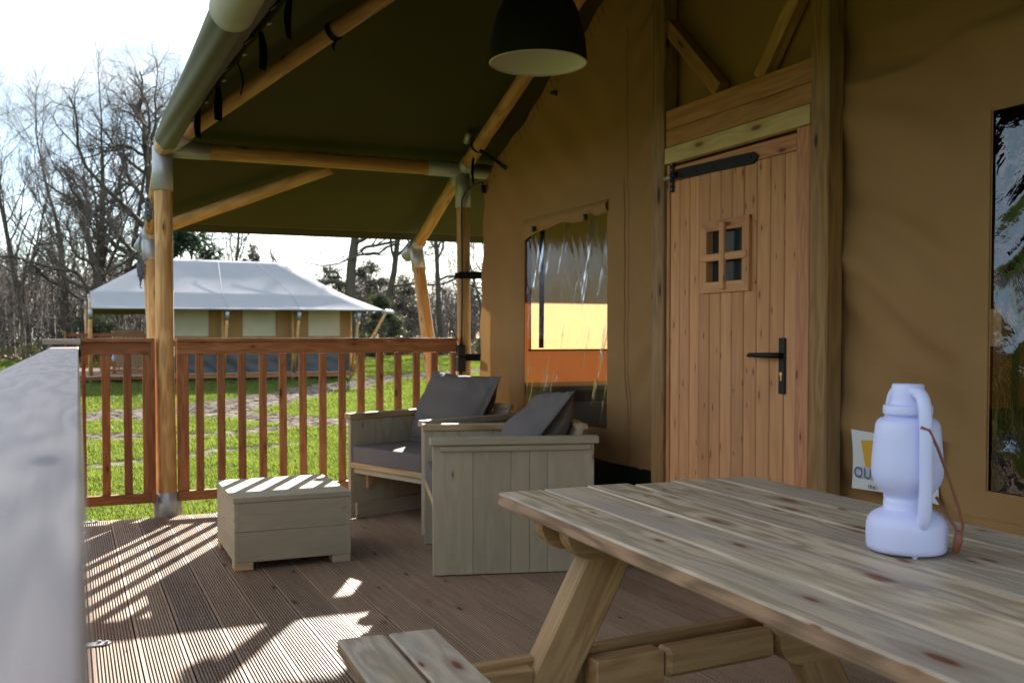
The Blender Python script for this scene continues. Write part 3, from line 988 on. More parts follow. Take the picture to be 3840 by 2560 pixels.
w2['label'] = 'creased clear plastic window right of the door'
# scalloped rolled blind along the top of the left window
def scal(y, t):
    low = 1.655 - 0.022 * abs(math.sin((y - 4.25) * 6.4)) - 0.05 * max(0, (y - 4.95) / 0.25) ** 2 + 0.03 * math.exp(-((y - 4.42) / 0.05) ** 2)
    z = 1.715 + (low - 1.715) * t
    return (WX + wall_disp(y, z) - 0.006 - 0.016 * math.sin(t * 3.14), y, z)
link('rolled_blind', grid_mesh('rolled_blind', lin(4.235, 5.225, 0.02), lin(0, 1, 0.1), scal, M['tan']), tent, Matrix.Identity(4), label='scalloped canvas blind edge above the left window')
for y in (4.42, 5.03):
    pole('toggle', (WX - 0.03, y, 1.66), (WX - 0.03, y, 1.63), 0.012, 0.010, M['blackpl'], tent, 10, 0, 1)

# side walls, rear wall, floor inside
def side_wall(yw, s):
    ys = []
    op = [(2.80, 3.72, 0.955, 1.90), (4.45, 5.37, 0.955, 1.90), (6.3, 7.2, 0.955, 1.90)]
    xs = lines([2.52] + [v for o_ in op for v in o_[:2]] + [7.5], 0.06)
    zs = lines([0.41, 0.955, 1.90, 2.12], 0.06)
    def fn(x, z): return (x, yw + 0.010 * noise.noise(Vector((x * 1.3, z, yw))), z)
    w = link('side_wall', grid_mesh('side_wall', xs, zs, fn, M['tanside'], lambda x, z: any(a < x < b and c < z < d for a, b, c, d in op)), tent, Matrix.Identity(4), label='tan canvas side wall')
    for a, b, c, d in op:
        def fc(x, z): return (x, yw + 0.004 * noise.noise(Vector((x * 9, z * 0.6, 1))), z)
        link('blind', grid_mesh('blind', lin(a - 0.01, b + 0.01, 0.03), lin(c - 0.01, d + 0.01, 0.1), fc, M['cream']), w, Matrix.Identity(4), label='cream canvas window blind')
        bar('blind_pole', (a - 0.03, yw - s * 0.02, c - 0.005), (b + 0.03, yw - s * 0.02, c - 0.005), 0.012, 0.012, M['blackpl'], w)
    def ft(x, z): return (x, yw + 0.008 * noise.noise(Vector((x * 3, z * 4, 6))), z)
    link('groundsheet_skirt', grid_mesh('skirt', lin(2.42, 7.5, 0.1), lin(-0.03, 0.43, 0.06), ft, M['tub']), tent, Matrix.Identity(4), label='black shiny groundsheet skirt')
side_wall(5.93, 1)
side_wall(0.47, -1)
link('rear_wall', grid_mesh('rear_wall', lin(0.47, 5.93, 0.2), lin(0, 2.13, 0.2), lambda y, z: (7.5, y, z), M['tan']), tent, Matrix.Identity(4), label='tan canvas rear wall')
floor = link('tent_floor', mesh('tent_floor', [(2.44, 0.4, -0.025), (7.55, 0.4, -0.025), (7.55, 6.0, -0.025), (2.44, 6.0, -0.025)], [(0, 1, 2, 3)], M['fence']), None, Matrix.Identity(4), kind='structure', label='brown plank floor inside the tent')

# ------------------------------------------------------------------ door frame and door
FX = 2.365
for y0, y1 in ((3.615, 3.705), (2.607, 2.695)):
    yc = (y0 + y1) / 2
    mw, L = frame((FX + 0.002, yc, 0.0), (FX + 0.002, yc, 3.0), (1, 0, 0))
    bar('frame_post', (FX + 0.002, yc, 0.001), (FX + 0.002, yc, 2.98), y1 - y0, 0.072, M['post'], tent, up=(1, 0, 0), ch=0.006)
bar('lintel', (FX - 0.004, 2.70, 1.965), (FX - 0.004, 3.612, 1.965), 0.036, 0.082, M['lintel'], tent)
bar('lintel', (FX - 0.004, 2.70, 1.885), (FX - 0.004, 3.612, 1.885), 0.036, 0.074, M['lintel'], tent)
bar('frame_head', (FX - 0.016, 2.698, 1.811), (FX - 0.016, 3.606, 1.811), 0.034, 0.068, M['header'], tent, label='pale yellow head board over the door')
bar('frame_stile', (FX - 0.012, 2.737, 0.01), (FX - 0.012, 2.737, 1.775), 0.070, 0.030, M['doorred'], tent, up=(1, 0, 0), label='reddish door jamb')
bar('frame_stile', (FX - 0.004, 3.598, 0.01), (FX - 0.004, 3.598, 1.775), 0.020, 0.030, M['doorred'], tent, up=(1, 0, 0), label='reddish door jamb')
bar('gable_brace', (FX + 0.01, 3.72, 2.46), (FX + 0.01, 3.26, 2.02), 0.05, 0.062, M['lintel'], tent)
bar('gable_brace', (FX + 0.02, 3.02, 2.01), (FX + 0.02, 2.60, 2.52), 0.05, 0.058, M['pole'], tent)

door = link('door', bar_mesh(0.60, 0.02, 0.05, M['door']), tent, Matrix.Translation((FX + 0.020, 3.18, 1.20)) @ Matrix.Rotation(math.pi / 2, 4, 'Z'), label='larch plank door with small four pane window')
DX = FX - 0.004
edges = [3.584, 3.512, 3.441, 3.372, 3.300, 3.228, 3.155, 3.080, 3.003, 2.925, 2.846, 2.779]
WIN = (3.065, 3.315, 1.245, 1.475)
for i in range(len(edges) - 1):
    a, b = edges[i], edges[i + 1]
    yc, w = (a + b) / 2, (a - b) - 0.0035
    dx = rnd.uniform(-0.0008, 0.0008)
    spans = [(0.03, 1.70)]
    lo_, hi_ = max(b, WIN[0]), min(a, WIN[1])
    if hi_ - lo_ > 0.01:
        spans = [(0.03, WIN[2]), (WIN[3], 1.70)]
        if a > WIN[1] + 0.004:
            bar('plank', (DX + dx, (a + WIN[1]) / 2, WIN[2]), (DX + dx, (a + WIN[1]) / 2, WIN[3]), a - WIN[1] - 0.003, 0.022, M['door'], door, up=(1, 0, 0), ch=0.0025)
        if b < WIN[0] - 0.004:
            bar('plank', (DX + dx, (b + WIN[0]) / 2, WIN[2]), (DX + dx, (b + WIN[0]) / 2, WIN[3]), WIN[0] - b - 0.003, 0.022, M['door'], door, up=(1, 0, 0), ch=0.0025)
    for z0, z1 in spans:
        bar('plank', (DX + dx, yc, z0), (DX + dx, yc, z1), w, 0.022, M['door'], door, up=(1, 0, 0), ch=0.0035)
bar('top_rail', (DX + 0.002, 2.785, 1.733), (DX + 0.002, 3.584, 1.733), 0.022, 0.062, M['doorred'], door)
# window surround, mitred look with four boards
wy0, wy1, wz0, wz1 = 3.030, 3.345, 1.218, 1.503
fwid = 0.042
for p in (((wy0, wz1), (wy1, wz1), (wy1 - fwid, wz1 - fwid), (wy0 + fwid, wz1 - fwid)),
          ((wy0, wz0), (wy0 + fwid, wz0 + fwid), (wy1 - fwid, wz0 + fwid), (wy1, wz0)),
          ((wy1, wz0), (wy1 - fwid, wz0 + fwid), (wy1 - fwid, wz1 - fwid), (wy1, wz1)),
          ((wy0, wz0), (wy0, wz1), (wy0 + fwid, wz1 - fwid), (wy0 + fwid, wz0 + fwid))):
    f0, f1 = DX - 0.026, DX - 0.010
    g = 0.0012
    v = [(f0 + 0.000, y, z) for y, z in p] + [(f1, y, z) for y, z in p]
    fs = [(0, 1, 2, 3), (7, 6, 5, 4)] + [(i, (i + 1) % 4 + 0, (i + 1) % 4 + 4, i + 4) for i in range(4)]
    cy_, cz_ = sum(q[0] for q in p) / 4, sum(q[1] for q in p) / 4
    horiz = abs(p[0][0] - p[1][0]) > 0.2 or abs(p[1][0] - p[2][0]) > 0.2
    mw = Matrix.Translation((DX, cy_, cz_)) @ (Matrix.Rotation(math.pi / 2, 4, 'Z') if horiz else Matrix.Rotation(-math.pi / 2, 4, 'Y'))
    inv = mw.inverted()
    top = p[0][1] == wz1 and p[1][1] == wz1
    link('window_frame', mesh('window_frame', [inv @ Vector(q) for q in v], fs, M['doorred'] if top else M['door']), door, mw)
bar('muntin', (DX - 0.030, 3.1875, wz0 + 0.012), (DX - 0.030, 3.1875, wz1 - 0.012), 0.030, 0.018, M['door'], door, up=(1, 0, 0))
bar('muntin', (DX - 0.024, wy0 + 0.012, 1.357), (DX - 0.024, wy1 - 0.004, 1.357), 0.016, 0.030, M['door'], door)
for a, b in ((3.072, 3.1875), (3.1875, 3.303)):
    for c, d in ((1.26, 1.357), (1.357, 1.461)):
        link('pane', bar_mesh(b - a, 0.004, d - c, M['glass'], 0.0005), door, Matrix.Translation((DX + 0.008, (a + b) / 2, (c + d) / 2)) @ Matrix.Rotation(math.pi / 2, 4, 'Z'))
# reveal boards inside the little window
for y in (3.069, 3.306):
    bar('reveal', (DX + 0.0, y, 1.25), (DX + 0.0, y, 1.47), 0.006, 0.03, M['door'], door, up=(1, 0, 0))

# strap hinge: plate, barrel, long strap
hx = DX - 0.016
bar('hinge_plate', (hx, 3.565, 1.655), (hx, 3.565, 1.785), 0.026, 0.005, M['black'], door, up=(1, 0, 0), ch=0.001)
hs = [(3.535, 1.705), (3.535, 1.747), (3.02, 1.735), (2.990, 1.714), (3.02, 1.690)]
v = [(hx - 0.004, y, z) for y, z in hs] + [(hx + 0.003, y, z) for y, z in hs]
link('hinge_strap', mesh('hinge_strap', v, [(0, 1, 2, 3, 4), (9, 8, 7, 6, 5)] + [(i, i + 5, (i + 1) % 5 + 5, (i + 1) % 5) for i in range(5)], M['black']), door, Matrix.Identity(4))
pole('hinge_barrel', (hx - 0.008, 3.608, 1.718), (hx - 0.008, 3.560, 1.718), 0.009, 0.009, M['galv'], door, 14, 0, 1)
pole('hinge_barrel', (hx - 0.008, 3.556, 1.722), (hx - 0.008, 3.520, 1.724), 0.012, 0.010, M['black'], door, 14, 0, 1)
for y in (3.49, 3.38, 3.27, 3.03):
    pole('bolt_head', (hx - 0.0035, y, 1.717), (hx - 0.007, y, 1.717), 0.006, 0.005, M['black'], door, 10, 0, 1)
for z in (1.668, 1.69, 1.75, 1.772):
    pole('bolt_head', (hx - 0.0022, 3.565, z), (hx - 0.0055, 3.565, z), 0.004, 0.003, M['galv'], door, 8, 0, 1)
# handle plate, lever and key cylinder
bar('handle_plate', (DX - 0.0165, 2.846, 0.838), (DX - 0.0165, 2.846, 1.040), 0.034, 0.008, M['black'], door, up=(1, 0, 0), ch=0.002)
lv = tube('door_handle', [(DX - 0.02, 2.848, 0.977), (DX - 0.045, 2.848, 0.977), (DX - 0.055, 2.862, 0.977), (DX - 0.056, 2.90, 0.977), (DX - 0.054, 2.985, 0.976), (DX - 0.050, 2.998, 0.975)], [0.010, 0.010, 0.010, 0.0095, 0.0085, 0.007], M['black'], door, 12)
pole('key_cylinder', (DX - 0.019, 2.846, 0.910), (DX - 0.0235, 2.846, 0.910), 0.0075, 0.0075, M['brass'], door, 14, 0, 1)
bar('key_cylinder', (DX - 0.0215, 2.846, 0.885), (DX - 0.0215, 2.846, 0.906), 0.007, 0.004, M['brass'], door, up=(1, 0, 0), ch=0.001)

# brackets and ties holding the wall to the poles
cl1 = pole('clamp', (2.31, 5.86, 2.27), (2.31, 5.80, 2.32), 0.022, 0.022, M['galv'], tent, 12, 0, 1)
ring_strap('rafter_clamp', (2.37, 5.80, 2.243), (0, -0.93, 0.365), 0.047, 0.02, tent)
bar('tie_strap', (2.36, 5.77, 2.215), (2.415, 5.50, 2.07), 0.004, 0.02, M['strap'], tent)
strap('tie_tail', (2.36, 5.84, 2.21), 0.20, 0.03, 0.4, 0.02, tent)
bar('clamp_block', (2.405, 5.51, 2.075), (2.415, 5.46, 2.05), 0.03, 0.02, M['blackpl'], tent)
bar('clamp_block', (2.40, 4.82, 2.36), (2.415, 4.78, 2.345), 0.03, 0.02, M['blackpl'], tent)
for z in (1.44, 0.905):
    bar('pole_tie', (2.32, 6.018, z), (2.50, 5.93, z), 0.006, 0.045, M['strap'], tent)
    bar('pole_tie', (2.42, 6.125, z), (2.50, 5.94, z), 0.006, 0.04, M['strap'], tent)

# ------------------------------------------------------------------ far tent (same model across the lawn)
def far_tent():
    yr = 31.1
    t = thing('safari_tent', 'distant canvas tent with pale grey roof and three cream window blinds across the lawn', 'tent', (3.9, 28.0, -0.2))
    I4 = Matrix.Identity(4)
    ro = link('roof', roof_mesh(yr, M['roofout'], 0.0, 0.05, 16), t, I4)
    ri = link('roof_lining', roof_mesh(yr, M['roofin'], -0.02, 0.05, 10), t, I4)
    for x in (3.88, 5.81):
        tube('roof_seam', [(x, yr - 3.90, 1.752), (x, yr - 2.87, 2.182), (2.38 + (x - 0.465) * 0.52 if x < 5 else 5.25, yr, 3.335)], 0.006, M['roofout'], t, 5)
    bar('hem', (0.465, yr - 3.905, 1.735), (8.2, yr - 3.905, 1.755), 0.012, 0.03, M['roofout'], t)
    ws = [(2.573, 3.535), (4.451, 5.374), (6.303, 7.232)]
    yw = 28.4
    def fn(x, z): return (x, yw + 0.02 * noise.noise(Vector((x, z, 2))), z)
    xs = lines([1.95] + [q for w in ws for q in w] + [7.57], 0.15)
    wl_ = link('side_wall', grid_mesh('side_wall', xs, lines([0.5, 1.02, 1.80, 2.15], 0.15), fn, M['tan'], lambda x, z: any(a < x < b and 1.02 < z < 1.80 for a, b in ws)), t, I4)
    for a, b in ws:
        link('blind', grid_mesh('blind', lin(a, b, 0.1), lin(1.02, 1.80, 0.1), lambda x, z: (x, yw + 0.015 + 0.006 * math.sin(x * 40), z), M['cream']), wl_, I4, label='cream window blind')
    def fs(x, z): return (x, yw - 0.02 + 0.05 * noise.noise(Vector((x * 2.2 + z * 3, z * 4, 7))), z)
    link('groundsheet_skirt', grid_mesh('skirt', lin(1.95, 7.57, 0.06), lin(-0.08, 0.52, 0.06), fs, M['greytub']), t, I4, label='dark grey groundsheet skirt')
    link('end_wall', grid_mesh('end_wall', lin(28.4, 33.8, 0.3), lin(0, 2.13, 0.3), lambda y, z: (7.57, y, z), M['tan']), t, I4)
    link('rear_wall', grid_mesh('rear_wall', lin(2.5, 7.57, 0.3), lin(0, 2.13, 0.3), lambda x, z: (x, 33.8, z), M['tan']), t, I4)
    link('front_wall', grid_mesh('front_wall', lin(28.4, 33.8, 0.3), lin(0, 2.13, 0.3), lambda y, z: (2.45, y, z), M['tan']), t, I4)
    for yy in (28.23, 33.97):
        s = -1 if yy < 30 else 1
        for x in (0.5, 2.37, 3.88, 5.81, 7.5):
            p = pole('post', (x, yy, -0.2), (x, yy, 2.13), 0.046, 0.043, M['pole'], t, 8, 0, 2)
            pole('sleeve', (x, yy, -0.2), (x, yy, -0.02), 0.052, 0.052, M['galv'], p, 8, 0, 1)
            pole('sleeve', (x, yy, 1.9), (x, yy, 2.13), 0.05, 0.05, M['galv'], p, 8, 0, 1)
            e = (x, yr + s * 3.80, 1.64)
            q = pole('prop', e, (x + 0.02, yy + s * 0.05, 0.0), 0.044, 0.044, M['pole'], t, 8, 0, 2)
            pole('sleeve', lerp(e, (x, yy, 0), -0.03), lerp(e, (x, yy, 0), 0.10), 0.055, 0.055, M['galv'], q, 8, 0, 1)
            pole('eave_strut', (x, yy, 2.05), e, 0.04, 0.04, M['pole'], t, 8, 0, 1)
    pole('corner_prop', (8.28, 27.12, 1.77), (7.5, 28.0, 0.0), 0.042, 0.042, M['pole'], t, 8, 0, 2)
    pole('sleeve', (8.15, 27.25, 1.72), (8.42, 27.0, 1.70), 0.055, 0.055, M['galv'], t, 8, 0, 1)
    bar('frame_post', (2.05, 29.4, 0), (2.05, 29.4, 2.1), 0.12, 0.12, M['fence'], t, up=(1, 0, 0))
    # deck and its railings
    bar('deck_platform', (0.1, 31.1, -0.02), (7.6, 31.1, -0.02), 5.8, 0.05, M['deck'], t)
    bar('deck_edge', (0.1, 28.17, -0.095), (7.6, 28.17, -0.095), 0.03, 0.09, M['fence'], t)
    bar('deck_step', (0.3, 28.0, -0.03), (1.85, 28.0, -0.03), 0.18, 0.03, M['picnic'], t)
    for yy, x0, x1 in ((33.9, 0.0, 2.4), (28.27, 0.75, 1.9)):
        bar('rail', (x0, yy, 1.06), (x1, yy, 1.06), 0.04, 0.09, M['fence'], t)
        bar('rail', (x0, yy, 0.12), (x1, yy, 0.12), 0.04, 0.07, M['fence'], t)
        for x in lin(x0, x1, 0.125):
            bar('baluster', (x, yy, 0.14), (x, yy, 1.04), 0.045, 0.03, M['fence'], t, up=(1, 0, 0), ch=0.002)
    bar('rail', (-0.15, 28.3, 1.14), (-0.15, 33.9, 1.14), 0.12, 0.035, M['fence'], t)
    for y in lin(28.3, 33.9, 0.14):
        bar('baluster', (-0.1, y, 0.1), (-0.1, y, 1.12), 0.03, 0.045, M['fence'], t, up=(1, 0, 0), ch=0.002)
    return t
far_tent()
sb = thing('sideboard', 'pale grey wooden sideboard on the distant tent porch', 'sideboard', (1.5, 31.5, 0))
bar('worktop', (1.15, 31.5, 1.16), (2.05, 31.5, 1.16), 0.55, 0.05, M['rawedge'], sb)
bar('cabinet', (1.18, 31.5, 0.60), (2.02, 31.5, 0.60), 0.5, 1.05, M['furn'], sb)
for i, x in enumerate((0.93, 1.10)):
    l = thing('lantern', ('left' if i == 0 else 'right') + ' one of two small white lanterns behind the distant deck rail', 'lantern', (x, 28.75, 0.0), group='white lanterns on the distant deck')
    link('lantern_body', lathe_mesh([(0, 0.35), (0.06, 0.35), (0.07, 0.45), (0.04, 0.5), (0.06, 0.55), (0.07, 0.72), (0.04, 0.8), (0.03, 0.88), (0, 0.88)], M['white'], 12), l)
    bar('stand', (x, 28.75, 0.006), (x, 28.75, 0.35), 0.08, 0.08, M['fence'], l, up=(1, 0, 0))

# ------------------------------------------------------------------ deck fences
def fence(label, x0, x1, y, stile0, stile1, bals, capmat=None, cap=None, w_cap=0.10):
    f = thing('deck_fence', label, 'fence', ((x0 + x1) / 2, y, 0.05), group='fence panels of the deck')
    c0, c1 = cap or (x0, x1)
    bar('cap_rail', (c0, y, 1.022), (c1, y, 1.022), w_cap, 0.020, capmat or M['fence'], f)
    bar('top_rail', (x0, y - 0.006, 0.975), (x1, y - 0.006, 0.975), 0.036, 0.072, M['fence'], f)
    bar('bottom_rail', (x0, y - 0.006, 0.108), (x1, y - 0.006, 0.108), 0.036, 0.056, M['fence'], f)
    for x, w in ((x0 + stile0 / 2, stile0), (x1 - stile1 / 2, stile1)):
        bar('stile', (x, y + 0.002, 0.137), (x, y + 0.002, 0.938), w, 0.03, M['fence'], f, up=(0, 1, 0))
    for x in bals:
        bar('baluster', (x, y + rnd.uniform(-0.002, 0.002), 0.137), (x + rnd.uniform(-0.002, 0.002), y, 0.938), 0.044, 0.028, M['fence'], f, up=(0, 1, 0))
    return f
f1 = fence('long stained red brown fence panel right of the corner post', 0.572, 2.315, 6.07, 0.066, 0.03, [0.70 + 0.1222 * i for i in range(13)])
f2 = fence('short stained red brown fence panel left of the corner post', 0.062, 0.445, 6.065, 0.02, 0.062, [0.186, 0.303], M['fence'])
bar('end_batten', (0.437, 6.03, 0.08), (0.437, 6.03, 1.03), 0.022, 0.03, M['fence'], f2, up=(0, 1, 0))
bar('end_cap', (-0.135, 6.055, 1.014), (0.058, 6.055, 1.014), 0.16, 0.030, M['rail'], f2, label='sun bleached cap board')
# near railing beside the camera, running along the deck's left edge
nr = thing('deck_railing', 'weathered grey handrail running along the left edge of the deck', 'railing', (-0.06, 2.5, 0))
bar('cap_rail', (-0.0688, -0.55, 0.969), (-0.0218, 5.965, 0.969), 0.134, 0.032, M['rail'], nr, ch=0.003)
bar('top_rail', (-0.075, -0.5, 0.915), (-0.075, 6.0, 0.915), 0.036, 0.072, M['fence'], nr)
bar('bottom_rail', (-0.075, -0.5, 0.108), (-0.075, 6.0, 0.108), 0.036, 0.056, M['fence'], nr)
for y in (-0.5, 1.7, 3.9, 5.95):
    bar('fence_post', (-0.075, y, -0.34), (-0.075, y, 0.95), 0.07, 0.07, M['fence'], nr, up=(1, 0, 0))
for i in range(52):
    y = -0.4 + i * 0.122
    if min(abs(y - q) for q in (-0.5, 1.7, 3.9, 5.95)) < 0.06: continue
    bar('baluster', (-0.075, y, 0.137), (-0.075, y, 0.878), 0.028, 0.044, M['fence'], nr, up=(0, 1, 0))

# ------------------------------------------------------------------ metal angle brackets on the deck
def bracket(x, y, label, group='metal brackets on the deck'):
    b = thing('metal_bracket', label, 'bracket', (x, y, 0), group=group)
    v, f = [], []
    pr = []
    for i in range(14):
        a = -math.pi / 2 + math.pi * i / 13
        pr.append((x + 0.035 + 0.022 * math.cos(a), y + 0.022 * math.sin(a)))
    pr += [(x - 0.03, y + 0.022), (x - 0.03, y - 0.022)]
    n = len(pr)
    v = [(p[0], p[1], 0.0005) for p in pr] + [(p[0], p[1], 0.004) for p in pr]
    f = [tuple(range(n, 2 * n)), tuple(reversed(range(n)))] + [(i, (i + 1) % n, (i + 1) % n + n, i + n) for i in range(n)]
    link('bracket_plate', mesh('plate', v, f, M['galv']), b, Matrix.Identity(4))
    for dx, dy in ((0.02, 0.009), (0.042, -0.006)):
        pole('bolt', (x + dx, y + dy, 0.004), (x + dx, y + dy, 0.011), 0.007, 0.006, M['galv'], b, 8, 0, 1)
bracket(0.062, 3.61, 'small galvanised bracket bolted to the deck near the handrail')
bracket(0.085, 6.0, 'small galvanised bracket at the far left deck corner')

# ------------------------------------------------------------------ ottoman box
ot = thing('storage_box', 'low grey washed wooden box table standing on the deck beside the armchairs', 'box', (0.656, 4.476, 0), R(-0.6))
def loc(root, p): return WM[root.name] @ Vector(p)
def lbar(name, root, a, b, w, h, mat, up=(0, 0, 1), parent=None, ch=0.0025, label=None):
    upw = WM[root.name].to_3x3() @ Vector(up)
    return bar(name, loc(root, a), loc(root, b), w, h, mat, parent or root, up=tuple(upw), ch=ch, label=label)
W_, D_ = 0.530, 0.60
for z0, z1 in ((0.036, 0.172), (0.1735, 0.302)):
    h = z1 - z0
    lbar('front_board', ot, (0.003, 0.010, (z0 + z1) / 2), (W_ - 0.003, 0.010, (z0 + z1) / 2), 0.018, h, M['furn'], ch=0.0015)
    lbar('back_board', ot, (0.003, D_ - 0.010, (z0 + z1) / 2), (W_ - 0.003, D_ - 0.010, (z0 + z1) / 2), 0.018, h, M['furn'], ch=0.0015)
    for x in (0.012, W_ - 0.012):
        lbar('side_board', ot, (x, 0.0, (z0 + z1) / 2), (x, D_, (z0 + z1) / 2), 0.02, h, M['furn'], ch=0.0015)
for i in range(3):
    y0 = i * 0.2015
    lbar('lid_board', ot, (-0.002, y0 + 0.1, 0.3155), (W_ + 0.003, y0 + 0.1, 0.3155), 0.2005, 0.023, M['furn'], ch=0.0015)
for x in (0.002, W_ - 0.085):
    for y in (0.045, D_ - 0.05):
        lbar('foot', ot, (x, y, 0.0175), (x + 0.083, y, 0.0175), 0.085, 0.035, M['rawedge'] if x < 0.1 else M['furn'])

# ------------------------------------------------------------------ armchairs
def armchair(label, x, y, ang):
    c = thing('armchair', label, 'armchair', (x, y, 0), ang, group='grey washed wooden armchairs on the deck')
    W, D = 0.68, 0.716
    pl = [(0.0, 0.150), (0.1512, 0.3000), (0.3012, 0.3720), (0.3732, 0.445), (0.4462, 0.58), (0.5812, D)]
    pl = [(0.0, 0.1750), (0.1762, 0.3430), (0.3442, 0.4250), (0.4262, 0.5060), (0.5072, D)]
    for s, yy in ((0, 0.013), (1, W - 0.013)):
        for a, b in pl:
            off = rnd.uniform(-0.0007, 0.0007)
            lbar('side_plank', c, ((a + b) / 2, yy + off, 0.004), ((a + b) / 2, yy + off, 0.570), b - a, 0.024, M['furn'], up=(0, 1, 0), ch=0.0015)
        lbar('armrest', c, (-0.012, yy + (-0.004 if s == 0 else 0.004), 0.5885), (D + 0.018, yy + (-0.004 if s == 0 else 0.004), 0.5885), 0.062, 0.033, M['furn'] if s == 0 else M['furnraw'], ch=0.004)
        oy = -0.008 if s == 0 else W + 0.008
        lbar('batten', c, (0.03, oy, 0.556), (D - 0.02, oy, 0.556), 0.016, 0.022, M['furn'])
        iy = 0.034 if s == 0 else W - 0.034
        lbar('batten', c, (0.04, iy, 0.285), (D - 0.06, iy, 0.285), 0.018, 0.030, M['rawedge'])
        lbar('floor_batten', c, (0.03, iy, 0.05), (D - 0.06, iy, 0.05), 0.018, 0.09, M['furn'])
        # triangular gusset under the seat
        tri = [(0.10, 0.29), (0.23, 0.29), (0.11, 0.17)]
        v = [loc(c, (px, iy - 0.012, pz)) for px, pz in tri] + [loc(c, (px, iy + 0.012, pz)) for px, pz in tri]
        link('gusset', mesh('gusset', v, [(0, 1, 2), (5, 4, 3), (0, 3, 4, 1), (1, 4, 5, 2), (2, 5, 3, 0)], M['rawedge']), c, Matrix.Identity(4))
    lbar('seat_rail', c, (0.012, 0.026, 0.313), (0.012, W - 0.026, 0.313), 0.022, 0.030, M['rawedge'])
    lbar('seat_rail', c, (0.030, 0.026, 0.280), (0.030, W - 0.026, 0.280), 0.020, 0.030, M['furn'])
    for i in range(4):
        xx = 0.09 + i * 0.15
        lbar('seat_slat', c, (xx, 0.026, 0.308), (xx, W - 0.026, 0.308), 0.14, 0.018, M['furn'])
    for z0, z1 in ((0.02, 0.16), (0.161, 0.30), (0.301, 0.44), (0.441, 0.60)):
        lbar('back_board', c, (D - 0.035, 0.026, (z0 + z1) / 2), (D - 0.035, W - 0.026, (z0 + z1) / 2), 0.02, z1 - z0, M['furn'], ch=0.0015)
    for i, yy in enumerate((0.10, 0.255, 0.41, 0.565)):
        up = WM[c.name].to_3x3() @ Vector((0.94, 0, -0.34))
        bar('back_slat', loc(c, (D - 0.165, yy, 0.34)), loc(c, (D - 0.040, yy, 0.655)), 0.13, 0.02, M['furn'], c, up=tuple(up), ch=0.002)
    lbar('back_cap', c, (D - 0.045, 0.04, 0.640), (D - 0.045, W - 0.04, 0.640), 0.05, 0.024, M['rawedge'])
    return c

def cushion_mesh(a, b, h, mat, seed, corner=0.0):
    v, f = [], []
    n = 28
    for side in (1, -1):
        for i in range(n + 1):
            for j in range(n + 1):
                u, w = -1 + 2 * i / n, -1 + 2 * j / n
                pu = math.copysign(abs(u) ** 0.8, u); pw = math.copysign(abs(w) ** 0.8, w)
                t = ((1 - abs(pu) ** 2.6) * (1 - abs(pw) ** 2.6))
                th = h / 2 * (max(0, math.cos(pu * math.pi / 2)) * max(0, math.cos(pw * math.pi / 2))) ** 0.5
                pin = 1 - 0.13 * (1 - abs(pu * pw)) * max(abs(pu), abs(pw)) ** 3
                X, Yv = pu * a / 2 * pin, pw * b / 2 * pin
                nz_ = noise.noise(Vector((X * 7, Yv * 7, seed + side * 3))) * 0.024 + noise.noise(Vector((X * 18, Yv * 14, seed))) * 0.005
                fold = 0.013 * math.sin((abs(pu) + abs(pw) * 1.2) * 13 + seed) * max(0, abs(pu * pw) - 0.22)
                v.append((X, Yv, side * (th + (nz_ + fold) * min(1, th * 40) + 0.0012)))
    off = (n + 1) ** 2
    for s in (0, 1):
        for i in range(n):
            for j in range(n):
                q = (s * off + i * (n + 1) + j, s * off + (i + 1) * (n + 1) + j, s * off + (i + 1) * (n + 1) + j + 1, s * off + i * (n + 1) + j + 1)
                f.append(q if s == 0 else tuple(reversed(q)))
    def bd():
        return [i * (n + 1) for i in range(n + 1)] + [n * (n + 1) + j for j in range(1, n + 1)] + [i * (n + 1) + n for i in range(n - 1, -1, -1)] + [j for j in range(n - 1, 0, -1)]
    B = bd()
    for i in range(len(B)):
        k = (i + 1) % len(B)
        f.append((B[i], B[k], B[k] + off, B[i] + off))
    return mesh('cushion', v, f, mat, True)

def seat_mesh(a, b, h, mat, seed):
    bm = bmesh.new()
    bmesh.ops.create_cube(bm, size=1)
    for v in bm.verts: v.co = Vector((v.co.x * a, v.co.y * b, v.co.z * h))
    bmesh.ops.bevel(bm, geom=list(bm.edges), offset=0.014, segments=3, affect='EDGES', profile=0.6)
    bmesh.ops.subdivide_edges(bm, edges=[e for e in bm.edges if e.calc_length() > 0.1], cuts=9, use_grid_fill=True)
    for v in bm.verts:
        c = v.co
        e = (1 - (2 * c.x / a) ** 4) * (1 - (2 * c.y / b) ** 4)
        c.z += (0.010 * e * (1 if c.z > 0 else 0) + 0.004 * noise.noise(c * 9 + Vector((seed, 0, 0))))
    me = bpy.data.meshes.new('seat_cushion')
    bm.to_mesh(me); bm.free()
    me.materials.append(mat)
    me.polygons.foreach_set('use_smooth', [True] * len(me.polygons))
    return me

